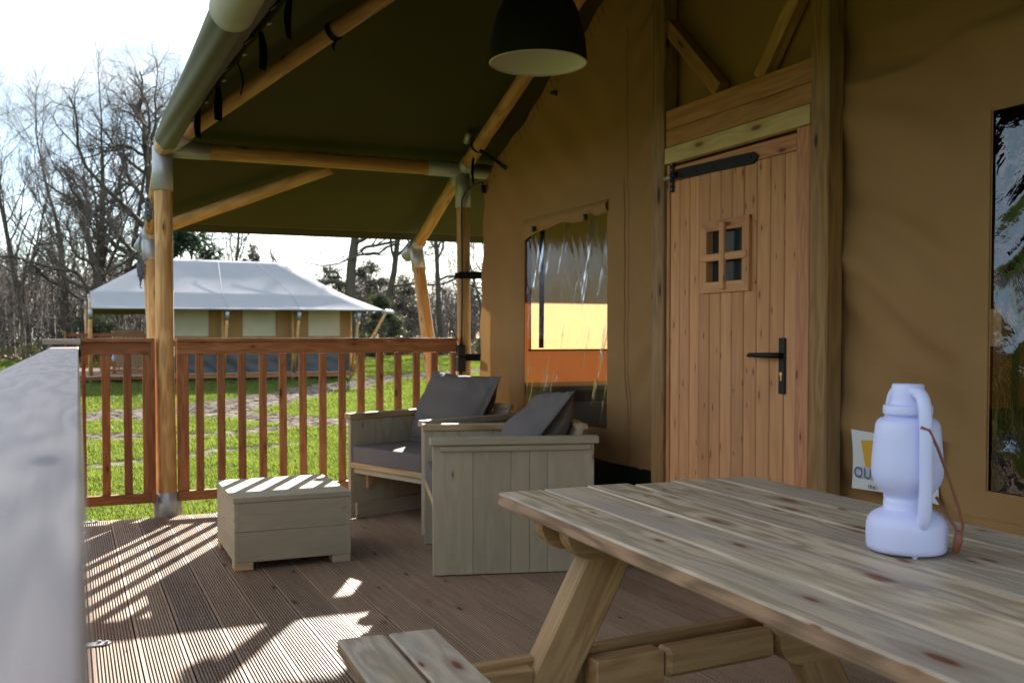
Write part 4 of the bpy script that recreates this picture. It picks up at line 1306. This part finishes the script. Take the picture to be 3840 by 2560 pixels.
A1 = R(-16.0)
ch1 = armchair('grey wooden armchair nearest the picnic table, seen from its side', 1.433, 4.034, A1)
A2 = R(20.5)
ch2 = armchair('grey wooden armchair against the fence, facing the box table', 1.682, 4.868, A2)
for c, lab, lab2, tilt, roll, dz, px in ((ch1, 'grey seat cushion in the armchair nearest the picnic table', 'dark grey pillow slumped in the armchair nearest the table', 52, -6, -0.03, 0.50),
                                        (ch2, 'grey seat cushion in the armchair by the fence', 'dark grey pillow upright in the armchair by the fence', 66, 2, 0.0, 0.50)):
    m_ = WM[c.name] @ Matrix.Translation((0.315, 0.34, 0.372))
    s_ = link('seat_cushion', seat_mesh(0.62, 0.610, 0.098, M['cushion'], 3.0 + px), None, m_)
    tag(s_, lab, 'cushion', 'grey seat cushions')
    m_ = WM[c.name] @ Matrix.Translation((px, 0.342, 0.618 + dz)) @ Matrix.Rotation(R(roll), 4, 'X') @ Matrix.Rotation(R(-tilt), 4, 'Y')
    p_ = link('pillow', cushion_mesh(0.46, 0.60, 0.25, M['cushion'], 1.0 + px * 10), None, m_)
    tag(p_, lab2, 'pillow', 'dark grey back pillows')

# ------------------------------------------------------------------ picnic table
TA = R(-2.4)
pt = thing('picnic_table', 'weathered pine picnic table with attached plank bench in the foreground', 'table', (1.19, 1.96, 0), TA)
# local: x across the width, y negative towards the camera end
TZ = 0.705
bw = 0.1125
for i in range(6):
    xx = -0.325 + bw * (i + 0.5) - 0.0125
    ln = [0.0, 0.006, 0.018, -0.004, 0.012, 0.004][i]
    lbar('top_board', pt, (xx, 0.01 + ln, TZ - 0.015 + rnd.uniform(-0.0012, 0.0008)), (xx, -1.80, TZ - 0.015), bw - 0.0045, 0.030, M['picnic'], ch=0.004)
for xx in (-0.648, -0.54):
    lbar('bench_board', pt, (xx, -0.02, 0.415), (xx, -1.82, 0.415), 0.100, 0.030, M['picnic'], ch=0.004)
for xx in (0.54, 0.648):
    lbar('bench_board', pt, (xx, -0.02, 0.415), (xx, -1.82, 0.415), 0.100, 0.030, M['picnic'], ch=0.004)
def arched(name, x0, x1, y, z0, z1, w, mat):
    """cross bearer with rounded lower ends"""
    pr = []
    r = 0.055
    n = 6
    pr += [(x0, z1), (x0, z0 + r)]
    for i in range(1, n + 1):
        a = math.pi + math.pi / 2 * i / n
        pr.append((x0 + r + r * math.cos(a), z0 + r + r * math.sin(a)))
    for i in range(0, n + 1):
        a = 1.5 * math.pi + math.pi / 2 * i / n
        pr.append((x1 - r + r * math.cos(a), z0 + r + r * math.sin(a)))
    pr += [(x1, z1)]
    k = len(pr)
    v = [(x, -w / 2, z) for x, z in pr] + [(x, w / 2, z) for x, z in pr]
    f = [tuple(range(k)), tuple(reversed(range(k, 2 * k)))] + [(i, i + k, (i + 1) % k + k, (i + 1) % k) for i in range(k)]
    link(name, mesh(name, v, f, mat), pt, WM[pt.name] @ Matrix.Translation((0, y, 0)))
for yb in (-0.125, -1.45):
    arched('bearer', -0.297, 0.315, yb, 0.604, 0.6745, 0.044, M['picnicleg'])
    arched('bearer', -0.290, 0.315, yb - 0.112, 0.604, 0.6745, 0.044, M['picnicleg'])
    ym = yb - 0.056
    for s, ox in ((-1, 0.0), (1, 0.045)):
        lbar('leg', pt, (s * 0.128 + ox, ym, 0.672), (s * 0.485 + ox, ym, 0.0), 0.060, 0.096, M['picnicleg'], up=(0.88 * s, 0, 0.47), ch=0.005)
    lbar('seat_bearer', pt, (-0.74, yb - 0.095, 0.358), (0.74, yb + 0.095, 0.358), 0.036, 0.078, M['picnicleg'], ch=0.004)
    lbar('seat_bearer', pt, (-0.72, yb - 0.085, 0.352), (-0.345, yb - 0.070, 0.352), 0.044, 0.070, M['picnicleg'], ch=0.004)
    lbar('spacer_block', pt, (-0.215, yb - 0.085, 0.352), (-0.050, yb - 0.070, 0.352), 0.050, 0.074, M['picnicleg'], ch=0.003)
    lbar('spacer_block', pt, (-0.047, yb - 0.082, 0.362), (0.246, yb - 0.050, 0.362), 0.052, 0.062, M['picnicleg'], ch=0.010)
    arched('spacer_block', 0.248, 0.74, yb - 0.062, 0.315, 0.412, 0.062, M['picnicleg'])
for p in ((-0.325, -0.297, 0.362), (-0.325, -0.10, 0.362)):
    a = loc(pt, (p[0], p[1] - 0.005, p[2])); b = loc(pt, (p[0], p[1] - 0.016, p[2]))
    pole('bolt', a, b, 0.013, 0.011, M['galv'], pt, 8, 0, 1)

# ------------------------------------------------------------------ lantern on the table
LX, LY, LZ = 1.214, 1.170, TZ + 0.004
ln_ = thing('lantern', 'large white plastic lantern shaped like an oil lamp standing on the picnic table', 'lantern', (LX, LY, LZ))
LK = 0.975
prof = [(0.0, 0.0), (0.058, 0.0), (0.0615, 0.003), (0.0628, 0.010), (0.063, 0.030), (0.0625, 0.042), (0.060, 0.050), (0.055, 0.0575), (0.047, 0.063), (0.039, 0.0665), (0.0365, 0.068),
        (0.0362, 0.078), (0.0355, 0.081), (0.0335, 0.083), (0.0335, 0.088), (0.0365, 0.092), (0.044, 0.099), (0.051, 0.109), (0.0545, 0.120), (0.0555, 0.130), (0.0550, 0.145),
        (0.0530, 0.170), (0.0510, 0.190), (0.0495, 0.204), (0.047, 0.210), (0.042, 0.2145), (0.034, 0.2170), (0.0290, 0.2180), (0.0290, 0.2200), (0.0375, 0.2215), (0.0382, 0.224), (0.0382, 0.233), (0.0372, 0.2355),
        (0.0300, 0.2365), (0.0272, 0.2375), (0.0262, 0.243), (0.0252, 0.250), (0.0248, 0.268), (0.0235, 0.2705), (0.0, 0.2710)]
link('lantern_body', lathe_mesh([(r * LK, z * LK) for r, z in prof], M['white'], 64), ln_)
# side handles: one towards the camera's right, one on the far side
ca, sa = math.cos(math.atan(1660 / 3700)), math.sin(math.atan(1660 / 3700))
fv = Vector((LX, LY, 0)).normalized()
rv = Vector((fv.y, -fv.x, 0))
hdv = (rv * 0.42 - fv * 0.90).normalized()
for s in (1, -1):
    d = hdv * s
    B = Vector((LX, LY, LZ))
    pts = [B + d * 0.018 + Vector((0, 0, 0.252)), B + d * 0.034 + Vector((0, 0, 0.2515)), B + d * 0.047 + Vector((0, 0, 0.246)), B + d * 0.056 + Vector((0, 0, 0.233)), B + d * 0.0605 + Vector((0, 0, 0.21)),
           B + d * 0.063 + Vector((0, 0, 0.17)), B + d * 0.0635 + Vector((0, 0, 0.12)), B + d * 0.0625 + Vector((0, 0, 0.08)), B + d * 0.059 + Vector((0, 0, 0.058)), B + d * 0.050 + Vector((0, 0, 0.044))]
    # resample smooth
    sm = []
    for i in range(len(pts) - 1):
        p0, p1, p2, p3 = pts[max(i - 1, 0)], pts[i], pts[i + 1], pts[min(i + 2, len(pts) - 1)]
        for q in range(5):
            t = q / 5
            sm.append(0.5 * ((2 * p1) + (p2 - p0) * t + (2 * p0 - 5 * p1 + 4 * p2 - p3) * t * t + (3 * p1 - p0 - 3 * p2 + p3) * t ** 3))
    sm.append(pts[-1])
    tube('handle', sm, 0.0098, M['white'], ln_, 18)
pole('foot_peg', (LX - fv.x * 0.05 + rv.x * .012, LY - fv.y * 0.05 + rv.y * .012, LZ - 0.004), (LX - fv.x * 0.05 + rv.x * .012, LY - fv.y * 0.05 + rv.y * .012, LZ + 0.003), 0.004, 0.005, M['white'], ln_, 10, 0, 1)
# leather cord
B = Vector((LX, LY, LZ)) + hdv * 0.058
cord = [B + rv * (-0.006) - fv * 0.012 + Vector((0, 0, 0.201)), B + rv * 0.006 - fv * 0.012 + Vector((0, 0, 0.197)), B + rv * 0.018 + Vector((0, 0, 0.170)), B + rv * 0.034 + fv * 0.01 + Vector((0, 0, 0.125)),
        B + rv * 0.050 + fv * 0.02 + Vector((0, 0, 0.075)), B + rv * 0.0565 + fv * 0.03 + Vector((0, 0, 0.045)), B + rv * 0.054 + fv * 0.03 + Vector((0, 0, 0.036)),
        B + rv * 0.047 + fv * 0.034 + Vector((0, 0, 0.040)), B + rv * 0.035 + fv * 0.04 + Vector((0, 0, 0.060)), B + rv * 0.018 + fv * 0.045 + Vector((0, 0, 0.088))]
tube('cord', cord, 0.0024, M['leather'], ln_, 8)
tube('cord_tag', [B + rv * 0.051 + fv * 0.03 + Vector((0, 0, 0.040)), B + rv * 0.050 + fv * 0.03 + Vector((0, 0, 0.025)), B + rv * 0.046 + fv * 0.03 + Vector((0, 0, 0.004))], [0.005, 0.007, 0.005], M['leather'], ln_, 8)

# ------------------------------------------------------------------ pendant lamp
PX, PY, PZ = 1.714, 3.568, 2.13
pl_ = thing('pendant_lamp', 'large black dome pendant lamp with white inside hanging under the porch roof', 'lamp', (PX, PY, PZ))
dome = [(0.195, 0.0), (0.1945, 0.02), (0.190, 0.07), (0.180, 0.13), (0.165, 0.185), (0.145, 0.23), (0.118, 0.27), (0.085, 0.30), (0.05, 0.318), (0.028, 0.325), (0.028, 0.37), (0.0, 0.372)]
link('lamp_shade', lathe_mesh(dome, M['lampout'], 56), pl_)
link('shade_lining', lathe_mesh([(0.195, -0.001), (0.1915, -0.001)] + [(r * 0.982, z - 0.004) for r, z in dome[:9]] + [(0, 0.312)], M['lampin'], 56), pl_, label='white enamel inside of the shade')
pole('bulb_socket', (PX, PY, PZ + 0.31), (PX, PY, PZ + 0.24), 0.02, 0.02, M['lampin'], pl_, 14, 0, 1)
pole('cable', (PX, PY, PZ + 0.37), (PX, PY, 2.93), 0.004, 0.004, M['blackpl'], pl_, 8, 0, 1)

# ------------------------------------------------------------------ cable and adapter on the second post
ad = thing('power_adapter', 'black power adapter and cable strapped to the post beside the tent wall', 'adapter', (2.315, 6.005, 0.88))
bar('adapter_box', (2.325, 5.995, 0.815), (2.325, 5.995, 0.905), 0.060, 0.045, M['blackpl'], ad, up=(0, 1, 0), ch=0.006)
bar('adapter_box', (2.325, 5.995, 0.910), (2.325, 5.995, 0.985), 0.058, 0.040, M['blackpl'], ad, up=(0, 1, 0), ch=0.006)
tube('cable', [(2.33, 5.995, 1.03), (2.338, 6.008, 1.2), (2.342, 6.014, 1.5), (2.338, 6.012, 1.8), (2.335, 6.0, 1.93), (2.36, 5.97, 1.985), (2.40, 5.90, 2.02), (2.41, 5.83, 2.02), (2.405, 5.80, 1.99)], 0.006, M['blackpl'], ad, 8)
pole('gland', (2.328, 5.995, 0.985), (2.33, 5.995, 1.04), 0.014, 0.007, M['blackpl'], ad, 12, 0, 1)
pole('gland', (2.325, 5.995, 0.815), (2.32, 5.997, 0.77), 0.014, 0.007, M['blackpl'], ad, 12, 0, 1)
tube('cable', [(2.322, 5.997, 0.78), (2.33, 6.0, 0.66), (2.32, 6.0, 0.45), (2.33, 6.0, 0.02)], 0.006, M['blackpl'], ad, 8)
pole('socket', (2.405, 5.80, 1.995), (2.405, 5.80, 1.945), 0.018, 0.015, M['black'], ad, 14, 0, 1)
ring_strap('cable_tie', (2.37, 6.07, 1.44), (0, 0, 1), 0.052, 0.035, ad)

# ------------------------------------------------------------------ bundled guy ropes hanging on the left strut
def ropes(label, c, w, h, seed):
    r_ = random.Random(seed)
    t = thing('guy_rope', label, 'rope', c, group='bundled grey guy ropes hanging on the left strut')
    for q in range(11):
        pts = []
        ph = r_.random() * 6.28
        ww = w * r_.uniform(0.35, 1.15); hh = h * r_.uniform(0.6, 1.0); oz = r_.uniform(-0.02, 0.02)
        for i in range(26):
            a = 2 * math.pi * i / 26
            pts.append((c[0] + ww * 0.5 * math.cos(a) * math.cos(ph), c[1] + ww * 0.5 * math.cos(a) * math.sin(ph) + r_.uniform(-.004, .004),
                        c[2] + oz + hh * 0.5 * math.sin(a) * r_.uniform(0.8, 1.0)))
        tube('coil', pts, 0.0034, M['rope'], t, 6, True)
    tube('coil', [(c[0] + 0.02 * math.cos(i), c[1] + 0.02 * math.sin(i), c[2] + h * 0.18 - 0.004 * i) for i in range(22)], 0.005, M['rope'], t, 6)
    tube('tail', [(c[0], c[1], c[2] - h * 0.45), (c[0] - 0.005, c[1], c[2] - h * 0.6), (c[0] + 0.006, c[1], c[2] - h * 0.72)], 0.004, M['rope'], t, 6)
    return t
ropes('bundled grey guy rope tied beside the upper strut', (0.455, 6.50, 1.82), 0.06, 0.15, 2)
g2 = ropes('bundled grey guy rope hanging lower below the strut joint', (0.430, 6.88, 1.47), 0.065, 0.16, 5)
tube('hanging_line', [(0.44, 6.98, 1.72), (0.425, 6.93, 1.63), (0.43, 6.89, 1.53)], 0.007, M['rope'], g2, 6)

# ------------------------------------------------------------------ banner on the tent wall
sg = thing('banner', 'white square banner with yellow shape and blue letters on the tent wall', 'banner', (2.40, 2.33, 0.64))
def bx(y, z): return 2.388 + 0.006 * noise.noise(Vector((y * 8, z * 8, 3)))
def bfn(u, t):
    y = 2.542 - 0.366 * u
    z = 0.538 + 0.198 * t + 0.010 * (1 - u) * 0 + 0.006 * math.sin(u * 3.14) * (1 if t < 0.5 else -1)
    y += 0.008 * math.sin(t * 3.14) * (-1 if u < 0.5 else 1)
    return (bx(y, z), y, z)
link('cloth', grid_mesh('cloth', lin(0, 1, 0.05), lin(0, 1, 0.08), bfn, M['signw']), sg, Matrix.Identity(4))
link('yellow_print', mesh('yellow_print', [(2.380, 2.492, 0.704), (2.380, 2.44, 0.708), (2.380, 2.350, 0.712), (2.380, 2.37, 0.615), (2.380, 2.470, 0.618)], [(0, 1, 2, 3, 4)], M['signy']), sg, Matrix.Identity(4))
def text(name, body, size, y, z, x, mat, parent):
    cu = bpy.data.curves.new(name, 'FONT')
    cu.body = body
    cu.size = size
    cu.extrude = 0.0002
    cu.offset = size * 0.008
    cu.space_character = 1.12
    o = bpy.data.objects.new(name, cu)
    COL.objects.link(o)
    dg = bpy.context.evaluated_depsgraph_get()
    dg.update()
    me = bpy.data.meshes.new_from_object(o.evaluated_get(dg))
    bpy.data.objects.remove(o)
    me.materials.clear(); me.materials.append(mat)
    mw = Matrix.Translation((x, y, z)) @ Matrix(((0, 0, -1, 0), (-1, 0, 0, 0), (0, 1, 0, 0), (0, 0, 0, 1)))
    return link(name, me, parent, mw)
text('blue_lettering', 'OU', 0.050, 2.522, 0.580, 2.3795, M['signb'], sg)
text('small_lettering', 'the', 0.022, 2.458, 0.550, 2.3795, M['signk'], sg)

# ------------------------------------------------------------------ sideboard inside the tent, seen through the window
tb = thing('curtain_strap', 'dark strap hanging down inside the tent beside the bright window blind', 'strap', (2.86, 5.88, 1.0))
bar('webbing', (2.855, 5.89, 0.965), (2.865, 5.89, 2.02), 0.035, 0.004, M['strap'], tb, up=(0, 1, 0), ch=0.0005)
sb2 = thing('sideboard', 'grey wooden kitchen sideboard inside the tent behind the left window', 'sideboard', (2.9, 5.6, 0))
for i in range(3):
    bar('worktop_board', (2.56, 5.42 + 0.17 * i, 0.725), (3.9, 5.42 + 0.17 * i, 0.725), 0.168, 0.03, M['furn'], sb2)
for i in range(4):
    bar('front_board', (2.60, 5.37, 0.10 + 0.155 * i), (3.86, 5.37, 0.10 + 0.155 * i), 0.02, 0.152, M['furn'], sb2)
bar('side_board', (2.60, 5.40, 0.36), (2.60, 5.85, 0.36), 0.02, 0.69, M['furn'], sb2)
bar('back_panel', (2.60, 5.86, 0.36), (3.86, 5.86, 0.36), 0.015, 0.69, M['furn'], sb2)

# ------------------------------------------------------------------ trees
class Segs:
    def __init__(s): s.a = []; s.b = []; s.ra = []; s.rb = []
    def add(s, p, q, r0, r1): s.a.append(p); s.b.append(q); s.ra.append(r0); s.rb.append(r1)

def segs_mesh(name, S, sides, mat):
    A = np.array(S.a, dtype=np.float64); B = np.array(S.b, dtype=np.float64)
    ra = np.array(S.ra); rb = np.array(S.rb)
    n = len(A)
    d = B - A
    L = np.linalg.norm(d, axis=1, keepdims=True) + 1e-9
    d /= L
    h = np.where(np.abs(d[:, 2:3]) < 0.9, np.array([[0, 0, 1.0]]), np.array([[1.0, 0, 0]]))
    u = np.cross(h, d); u /= np.linalg.norm(u, axis=1, keepdims=True)
    w = np.cross(d, u)
    V = np.zeros((n, 2 * sides, 3), dtype=np.float32)
    for j in range(sides):
        a = 2 * np.pi * j / sides
        o = u * np.cos(a) + w * np.sin(a)
        V[:, j] = A + o * ra[:, None]
        V[:, sides + j] = B + d * (rb[:, None] * 0.4) + o * rb[:, None]
    idx = []
    for j in range(sides):
        k = (j + 1) % sides
        idx.append([j, k, sides + k, sides + j])
    idx = np.array(idx)
    F = (np.arange(n)[:, None, None] * 2 * sides + idx[None]).reshape(-1).astype(np.int32)
    me = bpy.data.meshes.new(name)
    me.vertices.add(n * 2 * sides)
    me.vertices.foreach_set('co', V.ravel())
    nf = n * sides
    me.loops.add(nf * 4)
    me.loops.foreach_set('vertex_index', F)
    me.polygons.add(nf)
    me.polygons.foreach_set('loop_start', np.arange(0, nf * 4, 4, dtype=np.int32))
    me.polygons.foreach_set('loop_total', np.full(nf, 4, dtype=np.int32))
    me.polygons.foreach_set('use_smooth', np.full(nf, True))
    me.materials.append(mat)
    me.update()
    return me

def rvec(r): return Vector((r.gauss(0, 1), r.gauss(0, 1), r.gauss(0, 1)))

def grow(r, SS, p, d, L, rad, lvl, spec):
    """one branch: a wobbly polyline with side shoots"""
    nseg = spec['nseg'][lvl]
    wob = spec['wob'][lvl]
    n_ch = spec['kids'][lvl] if lvl < len(spec['kids']) else 0
    pts = [p.copy()]
    step = L / nseg
    dirs = []
    for i in range(nseg):
        d = (d + rvec(r) * wob + Vector((0, 0, spec['up'][lvl]))).normalized()
        p = p + d * step
        pts.append(p.copy()); dirs.append(d.copy())
    tip = spec['taper'][lvl]
    S = SS[0] if lvl <= spec['thick'] else SS[1]
    for i in range(nseg):
        r0 = rad * (1 - (1 - tip) * i / nseg); r1 = rad * (1 - (1 - tip) * (i + 1) / nseg)
        S.add(tuple(pts[i]), tuple(pts[i + 1]), r0, r1)
    if lvl == 0:
        grow(r, SS, pts[-1], dirs[-1], L * 0.36, rad * tip, 1, spec)
    if n_ch:
        k = max(1, int(round(n_ch * r.uniform(0.8, 1.2))))
        t0 = spec['start'][lvl]
        for c in range(k):
            t = t0 + (1 - t0) * (c + r.random()) / k
            i = min(nseg - 1, int(t * nseg))
            f = t * nseg - i
            q = pts[i].lerp(pts[i + 1], f)
            ax = rvec(r); ax -= dirs[i] * ax.dot(dirs[i]); ax.normalize()
            ang = R(r.uniform(*spec['ang'][lvl]))
            nd = (dirs[i] * math.cos(ang) + ax * math.sin(ang)).normalized()
            rr = rad * (1 - (1 - tip) * t)
            nl = L * spec['len'][lvl] * r.uniform(0.65, 1.2) * (1.15 - 0.55 * t)
            grow(r, SS, q, nd, nl, min(rr * 0.75, max(rr * spec['rr'][lvl], spec['rmin'])), lvl + 1, spec)

OAK = dict(nseg=[7, 9, 7, 4, 2], wob=[0.07, 0.26, 0.30, 0.30, 0.3], up=[0.05, 0.06, 0.05, 0.05, 0.03], kids=[9, 9, 8, 6], start=[0.35, 0.2, 0.12, 0.1], ang=[(38, 80), (30, 65), (28, 65), (25, 60)],
           len=[0.85, 0.55, 0.45, 0.45], rr=[0.5, 0.5, 0.45, 0.5], taper=[0.35, 0.22, 0.25, 0.4, 0.6], thick=2, rmin=0.020)
FAN = dict(nseg=[8, 7, 6, 3, 2], wob=[0.05, 0.12, 0.16, 0.20, 0.2], up=[0.06, 0.13, 0.10, 0.06, 0.04], kids=[15, 9, 8, 5], start=[0.22, 0.2, 0.15, 0.1], ang=[(28, 58), (22, 48), (20, 45), (20, 45)],
           len=[0.58, 0.48, 0.42, 0.45], rr=[0.42, 0.45, 0.45, 0.5], taper=[0.15, 0.2, 0.3, 0.4, 0.6], thick=1, rmin=0.019)

def tree(label, x, y, H, rad, spec, seed, lean=(0, 0), tz=None):
    r = random.Random(seed)
    z = gheight(x, y)
    t = thing('bare_tree', label, 'tree', (x, y, z), group='bare trees beyond the lawn')
    SS = (Segs(), Segs())
    d = Vector((lean[0], lean[1], 1)).normalized()
    grow(r, SS, Vector((0, 0, -0.2)), d, H * spec.get('tf', 0.62), rad, 0, spec)
    link('trunk', segs_mesh('trunk', SS[0], 5, M['bark']), t)
    c = link('crown', segs_mesh('crown', SS[1], 3, M['twig']), t)
    return t

tree('tall gnarled bare oak rising behind the porch corner post', 5.1, 58.0, 19.5, 0.50, dict(OAK, tf=0.62, kids=[13, 11, 8, 6]), 11, (0.0, 0))
tree('bare tree with fanned branches at the far left of the treeline', -1.9, 62, 15.0, 0.26, dict(FAN, tf=0.80), 21, (-0.22, 0))
tree('slim bare tree second from the left of the treeline', 0.0, 66, 16.5, 0.25, dict(FAN, tf=0.82), 22, (-0.10, 0))
tree('bare tree with thick straight trunk left of the distant tent', 1.3, 60, 15.5, 0.36, dict(FAN, tf=0.80), 23, (-0.04, 0))
tree('bare tree directly above the left end of the distant tent', 2.6, 64, 16.5, 0.30, dict(FAN, tf=0.80), 24, (0.02, 0))
tree('crooked bare oak with low limbs behind the distant tent porch', 2.3, 52, 11.5, 0.30, dict(OAK, tf=0.62), 29, (-0.12, 0))
tree('slim bare tree seen above the middle of the distant roof', 9.3, 62, 13.0, 0.19, dict(FAN, tf=0.85), 25, (0.05, 0))
tree('big thick trunked bare oak right of the distant roof ridge', 15.2, 58, 18, 0.42, dict(OAK, tf=0.7), 31, (-0.02, 0))
tree('bare oak with slimmer trunk between the thick oak and the slanting prop', 17.9, 60, 17, 0.28, dict(OAK, tf=0.75), 32, (0.0, 0))
tree('forked bare tree between the slanting prop and second post', 21.2, 58, 15, 0.22, dict(OAK, tf=0.8), 33, (0.02, 0))
tree('slim bare tree right of the second post', 24.2, 57, 13, 0.16, dict(FAN, tf=0.85), 34, (0.05, 0))
tree('young bare tree beyond the gap right of the second post', 25.6, 61, 12, 0.15, dict(FAN, tf=0.85), 35, (-0.05, 0))

# evergreens with leafy crowns
def leafcloud(rs, centres, n, size):
    """random leaf triangles in ellipsoid clumps"""
    c = np.array([q[:3] for q in centres]); rad = np.array([q[3] for q in centres])
    k = rs.randint(0, len(c), n)
    p = rs.normal(size=(n, 3)); p /= np.linalg.norm(p, axis=1, keepdims=True)
    p *= (rs.rand(n, 1) ** 0.45) * rad[k][:, None] * np.array([[1, 1, 0.8]])
    p += c[k]
    e1 = rs.normal(size=(n, 3)) * size; e2 = rs.normal(size=(n, 3)) * size
    return np.stack([p, p + e1, p + e2], 1).reshape(-1, 3)

def evergreen(name, label, x, y, H, Rr, seed, mat, n=9000, size=0.09, low=0.15, cat='tree', round_=False):
    r = random.Random(seed); rs = np.random.RandomState(seed)
    z = gheight(x, y)
    t = thing(name, label, cat, (x, y, z), group='evergreens beyond the lawn')
    S = Segs()
    S.add((0, 0, -0.2), (0.05, 0, H * 0.9), 0.03 * H * 0.5, 0.03)
    cs = []
    for i in range(26):
        f = low + (1 - low) * r.random()
        w = Rr * (math.sin(min(1, (1 - f) * 1.5 + 0.12) * 1.57) if not round_ else math.sqrt(max(0.05, 1 - ((f - 0.75) / 0.28) ** 2)))
        a = r.random() * 6.28
        q = (math.cos(a) * w * r.uniform(0.3, 0.9), math.sin(a) * w * r.uniform(0.3, 0.9), H * f)
        S.add((0.03, 0, H * f * 0.85), q, 0.02 * H * 0.3, 0.015)
        cs.append((*q, Rr * r.uniform(0.16, 0.36)))
    link('trunk', segs_mesh('trunk', S, 5, M['bark']), t)
    link('crown', trimesh('crown', leafcloud(rs, cs, n, size), mat), t)
    return t
evergreen('evergreen_tree', 'dense dark evergreen tree above the left of the distant roof', 5.4, 50, 7.4, 2.3, 41, M['holly'], 16000, 0.085)
evergreen('pine_tree', 'small round topped pine above the distant roof ridge', 11.2, 66, 6.9, 1.1, 42, M['pinelf'], 5000, 0.07, 0.5, round_=True)
evergreen('pine_tree', 'grey green pine behind the slanting prop', 18.8, 66, 6.2, 2.2, 43, M['pinelf'], 6500, 0.08, 0.3)
evergreen('holly_bush', 'dark glossy holly right of the second post', 23.6, 54, 3.9, 1.5, 44, M['holly'], 12000, 0.08, 0.03, 'bush')
evergreen('laurel_bush', 'green evergreen bush seen behind the fence left of the slanting prop', 16.6, 56, 3.4, 1.7, 45, M['ivy'], 9000, 0.07, 0.03, 'bush')
evergreen('laurel_bush', 'low green bush at the left end of the distant tent', 1.0, 50, 2.2, 1.5, 46, M['ivy'], 7000, 0.06, 0.03, 'bush')

evergreen('pine_tree', 'dark pine between the thick bare oak and its slimmer neighbour', 15.8, 64, 5.6, 1.9, 47, M['pinelf'], 6000, 0.08, 0.15)
evergreen('pine_tree', 'broad dark pine left of the second post', 21.6, 67, 5.4, 2.4, 48, M['pinelf'], 6500, 0.085, 0.1)
evergreen('pine_tree', 'low dark pine right of the distant tent eave', 13.6, 66, 4.2, 2.0, 49, M['ivy'], 9000, 0.08, 0.05)
# undergrowth: stems, brush and low leaves as one mass each
rs = np.random.RandomState(5); r = random.Random(5)
S = Segs()
for i in range(800):
    x = r.uniform(-14, 34); y = lawn_edge(x) + r.uniform(-0.5, 26)
    h = r.uniform(2.5, 9.0) if x < 4 else r.uniform(1.6, 5.0)
    p = Vector((x, y, gheight(x, y) - 0.1)); d = Vector((r.gauss(0, 0.12), r.gauss(0, 0.12), 1)).normalized()
    rad = h * r.uniform(0.004, 0.009)
    for k in range(6):
        q = p + d * h / 6
        S.add(tuple(p), tuple(q), rad * (1 - k / 7), rad * (1 - (k + 1) / 7))
        for b in range(5):
            a = p.lerp(q, r.random()); e = (d * 0.9 + rvec(r) * 0.45).normalized() * h * r.uniform(0.06, 0.22)
            S.add(tuple(a), tuple(a + e), rad * 0.35, rad * 0.15)
            for c_ in range(2):
                g_ = a + e * r.random(); e2 = (e.normalized() + rvec(r) * 0.5).normalized() * h * r.uniform(0.03, 0.1)
                S.add(tuple(g_), tuple(g_ + e2), rad * 0.2, rad * 0.1)
        p = q; d = (d + rvec(r) * 0.07).normalized()
tag(link('undergrowth', segs_mesh('undergrowth', S, 3, M['twig'])), 'grey brown thicket of thin bare saplings at the lawn edge', kind='stuff')
cs = []
for i in range(520):
    x = r.uniform(-14, 34); y = lawn_edge(x) + r.uniform(-0.5, 14)
    cs.append((x, y, gheight(x, y) + r.uniform(0.1, 1.6) * r.random(), r.uniform(0.3, 0.9)))
tag(link('shrub_layer', trimesh('shrub_layer', leafcloud(rs, cs, 52000, 0.055), M['ivy'])), 'low green ivy and bramble along the lawn edge', kind='stuff')
cs = []
for i in range(300):
    x = r.uniform(-14, 34); y = lawn_edge(x) + r.uniform(-1.5, 8)
    cs.append((x, y, gheight(x, y) + 0.05, r.uniform(0.4, 1.0) * 0.5))
tag(link('leaf_litter', trimesh('leaf_litter', leafcloud(rs, cs, 26000, 0.06), M['litter'])), 'brown fallen leaves under the distant trees', kind='stuff')
# distant wood mass, further back
S = Segs()
for i in range(1000):
    x = r.uniform(-12, 50) if i < 620 else r.uniform(-130, -8); y = r.uniform(76, 104) if x > -12 else r.uniform(60, 105)
    h = r.uniform(4.5, 8.0) if x > 12 else r.uniform(5, 9.5)
    S.add((x, y, -0.3), (x + r.gauss(0, 0.4), y, h * 0.7), 0.12, 0.05)
    for b in range(26):
        a = Vector((x, y, h * r.uniform(0.15, 0.75)))
        e = Vector((r.gauss(0, 0.6), r.gauss(0, 0.6), r.uniform(0.2, 1.1))) * h * 0.16
        S.add(tuple(a), tuple(a + e), 0.035, 0.012)
        for c_ in range(3):
            g_ = a + e * r.random(); e2 = Vector((r.gauss(0, 0.5), r.gauss(0, 0.5), r.uniform(-0.1, 0.9))) * h * 0.09
            S.add(tuple(g_), tuple(g_ + e2), 0.018, 0.008)
tag(link('distant_wood', segs_mesh('distant_wood', S, 3, M['twig'])), 'grey brown mass of bare woodland on the horizon', kind='stuff')
# print('TRIS', len(bpy.data.objects), sum(sum(len(p.vertices) - 2 for p in o.data.polygons) for o in bpy.data.objects if o.type == 'MESH' and o.data.users == 1) )
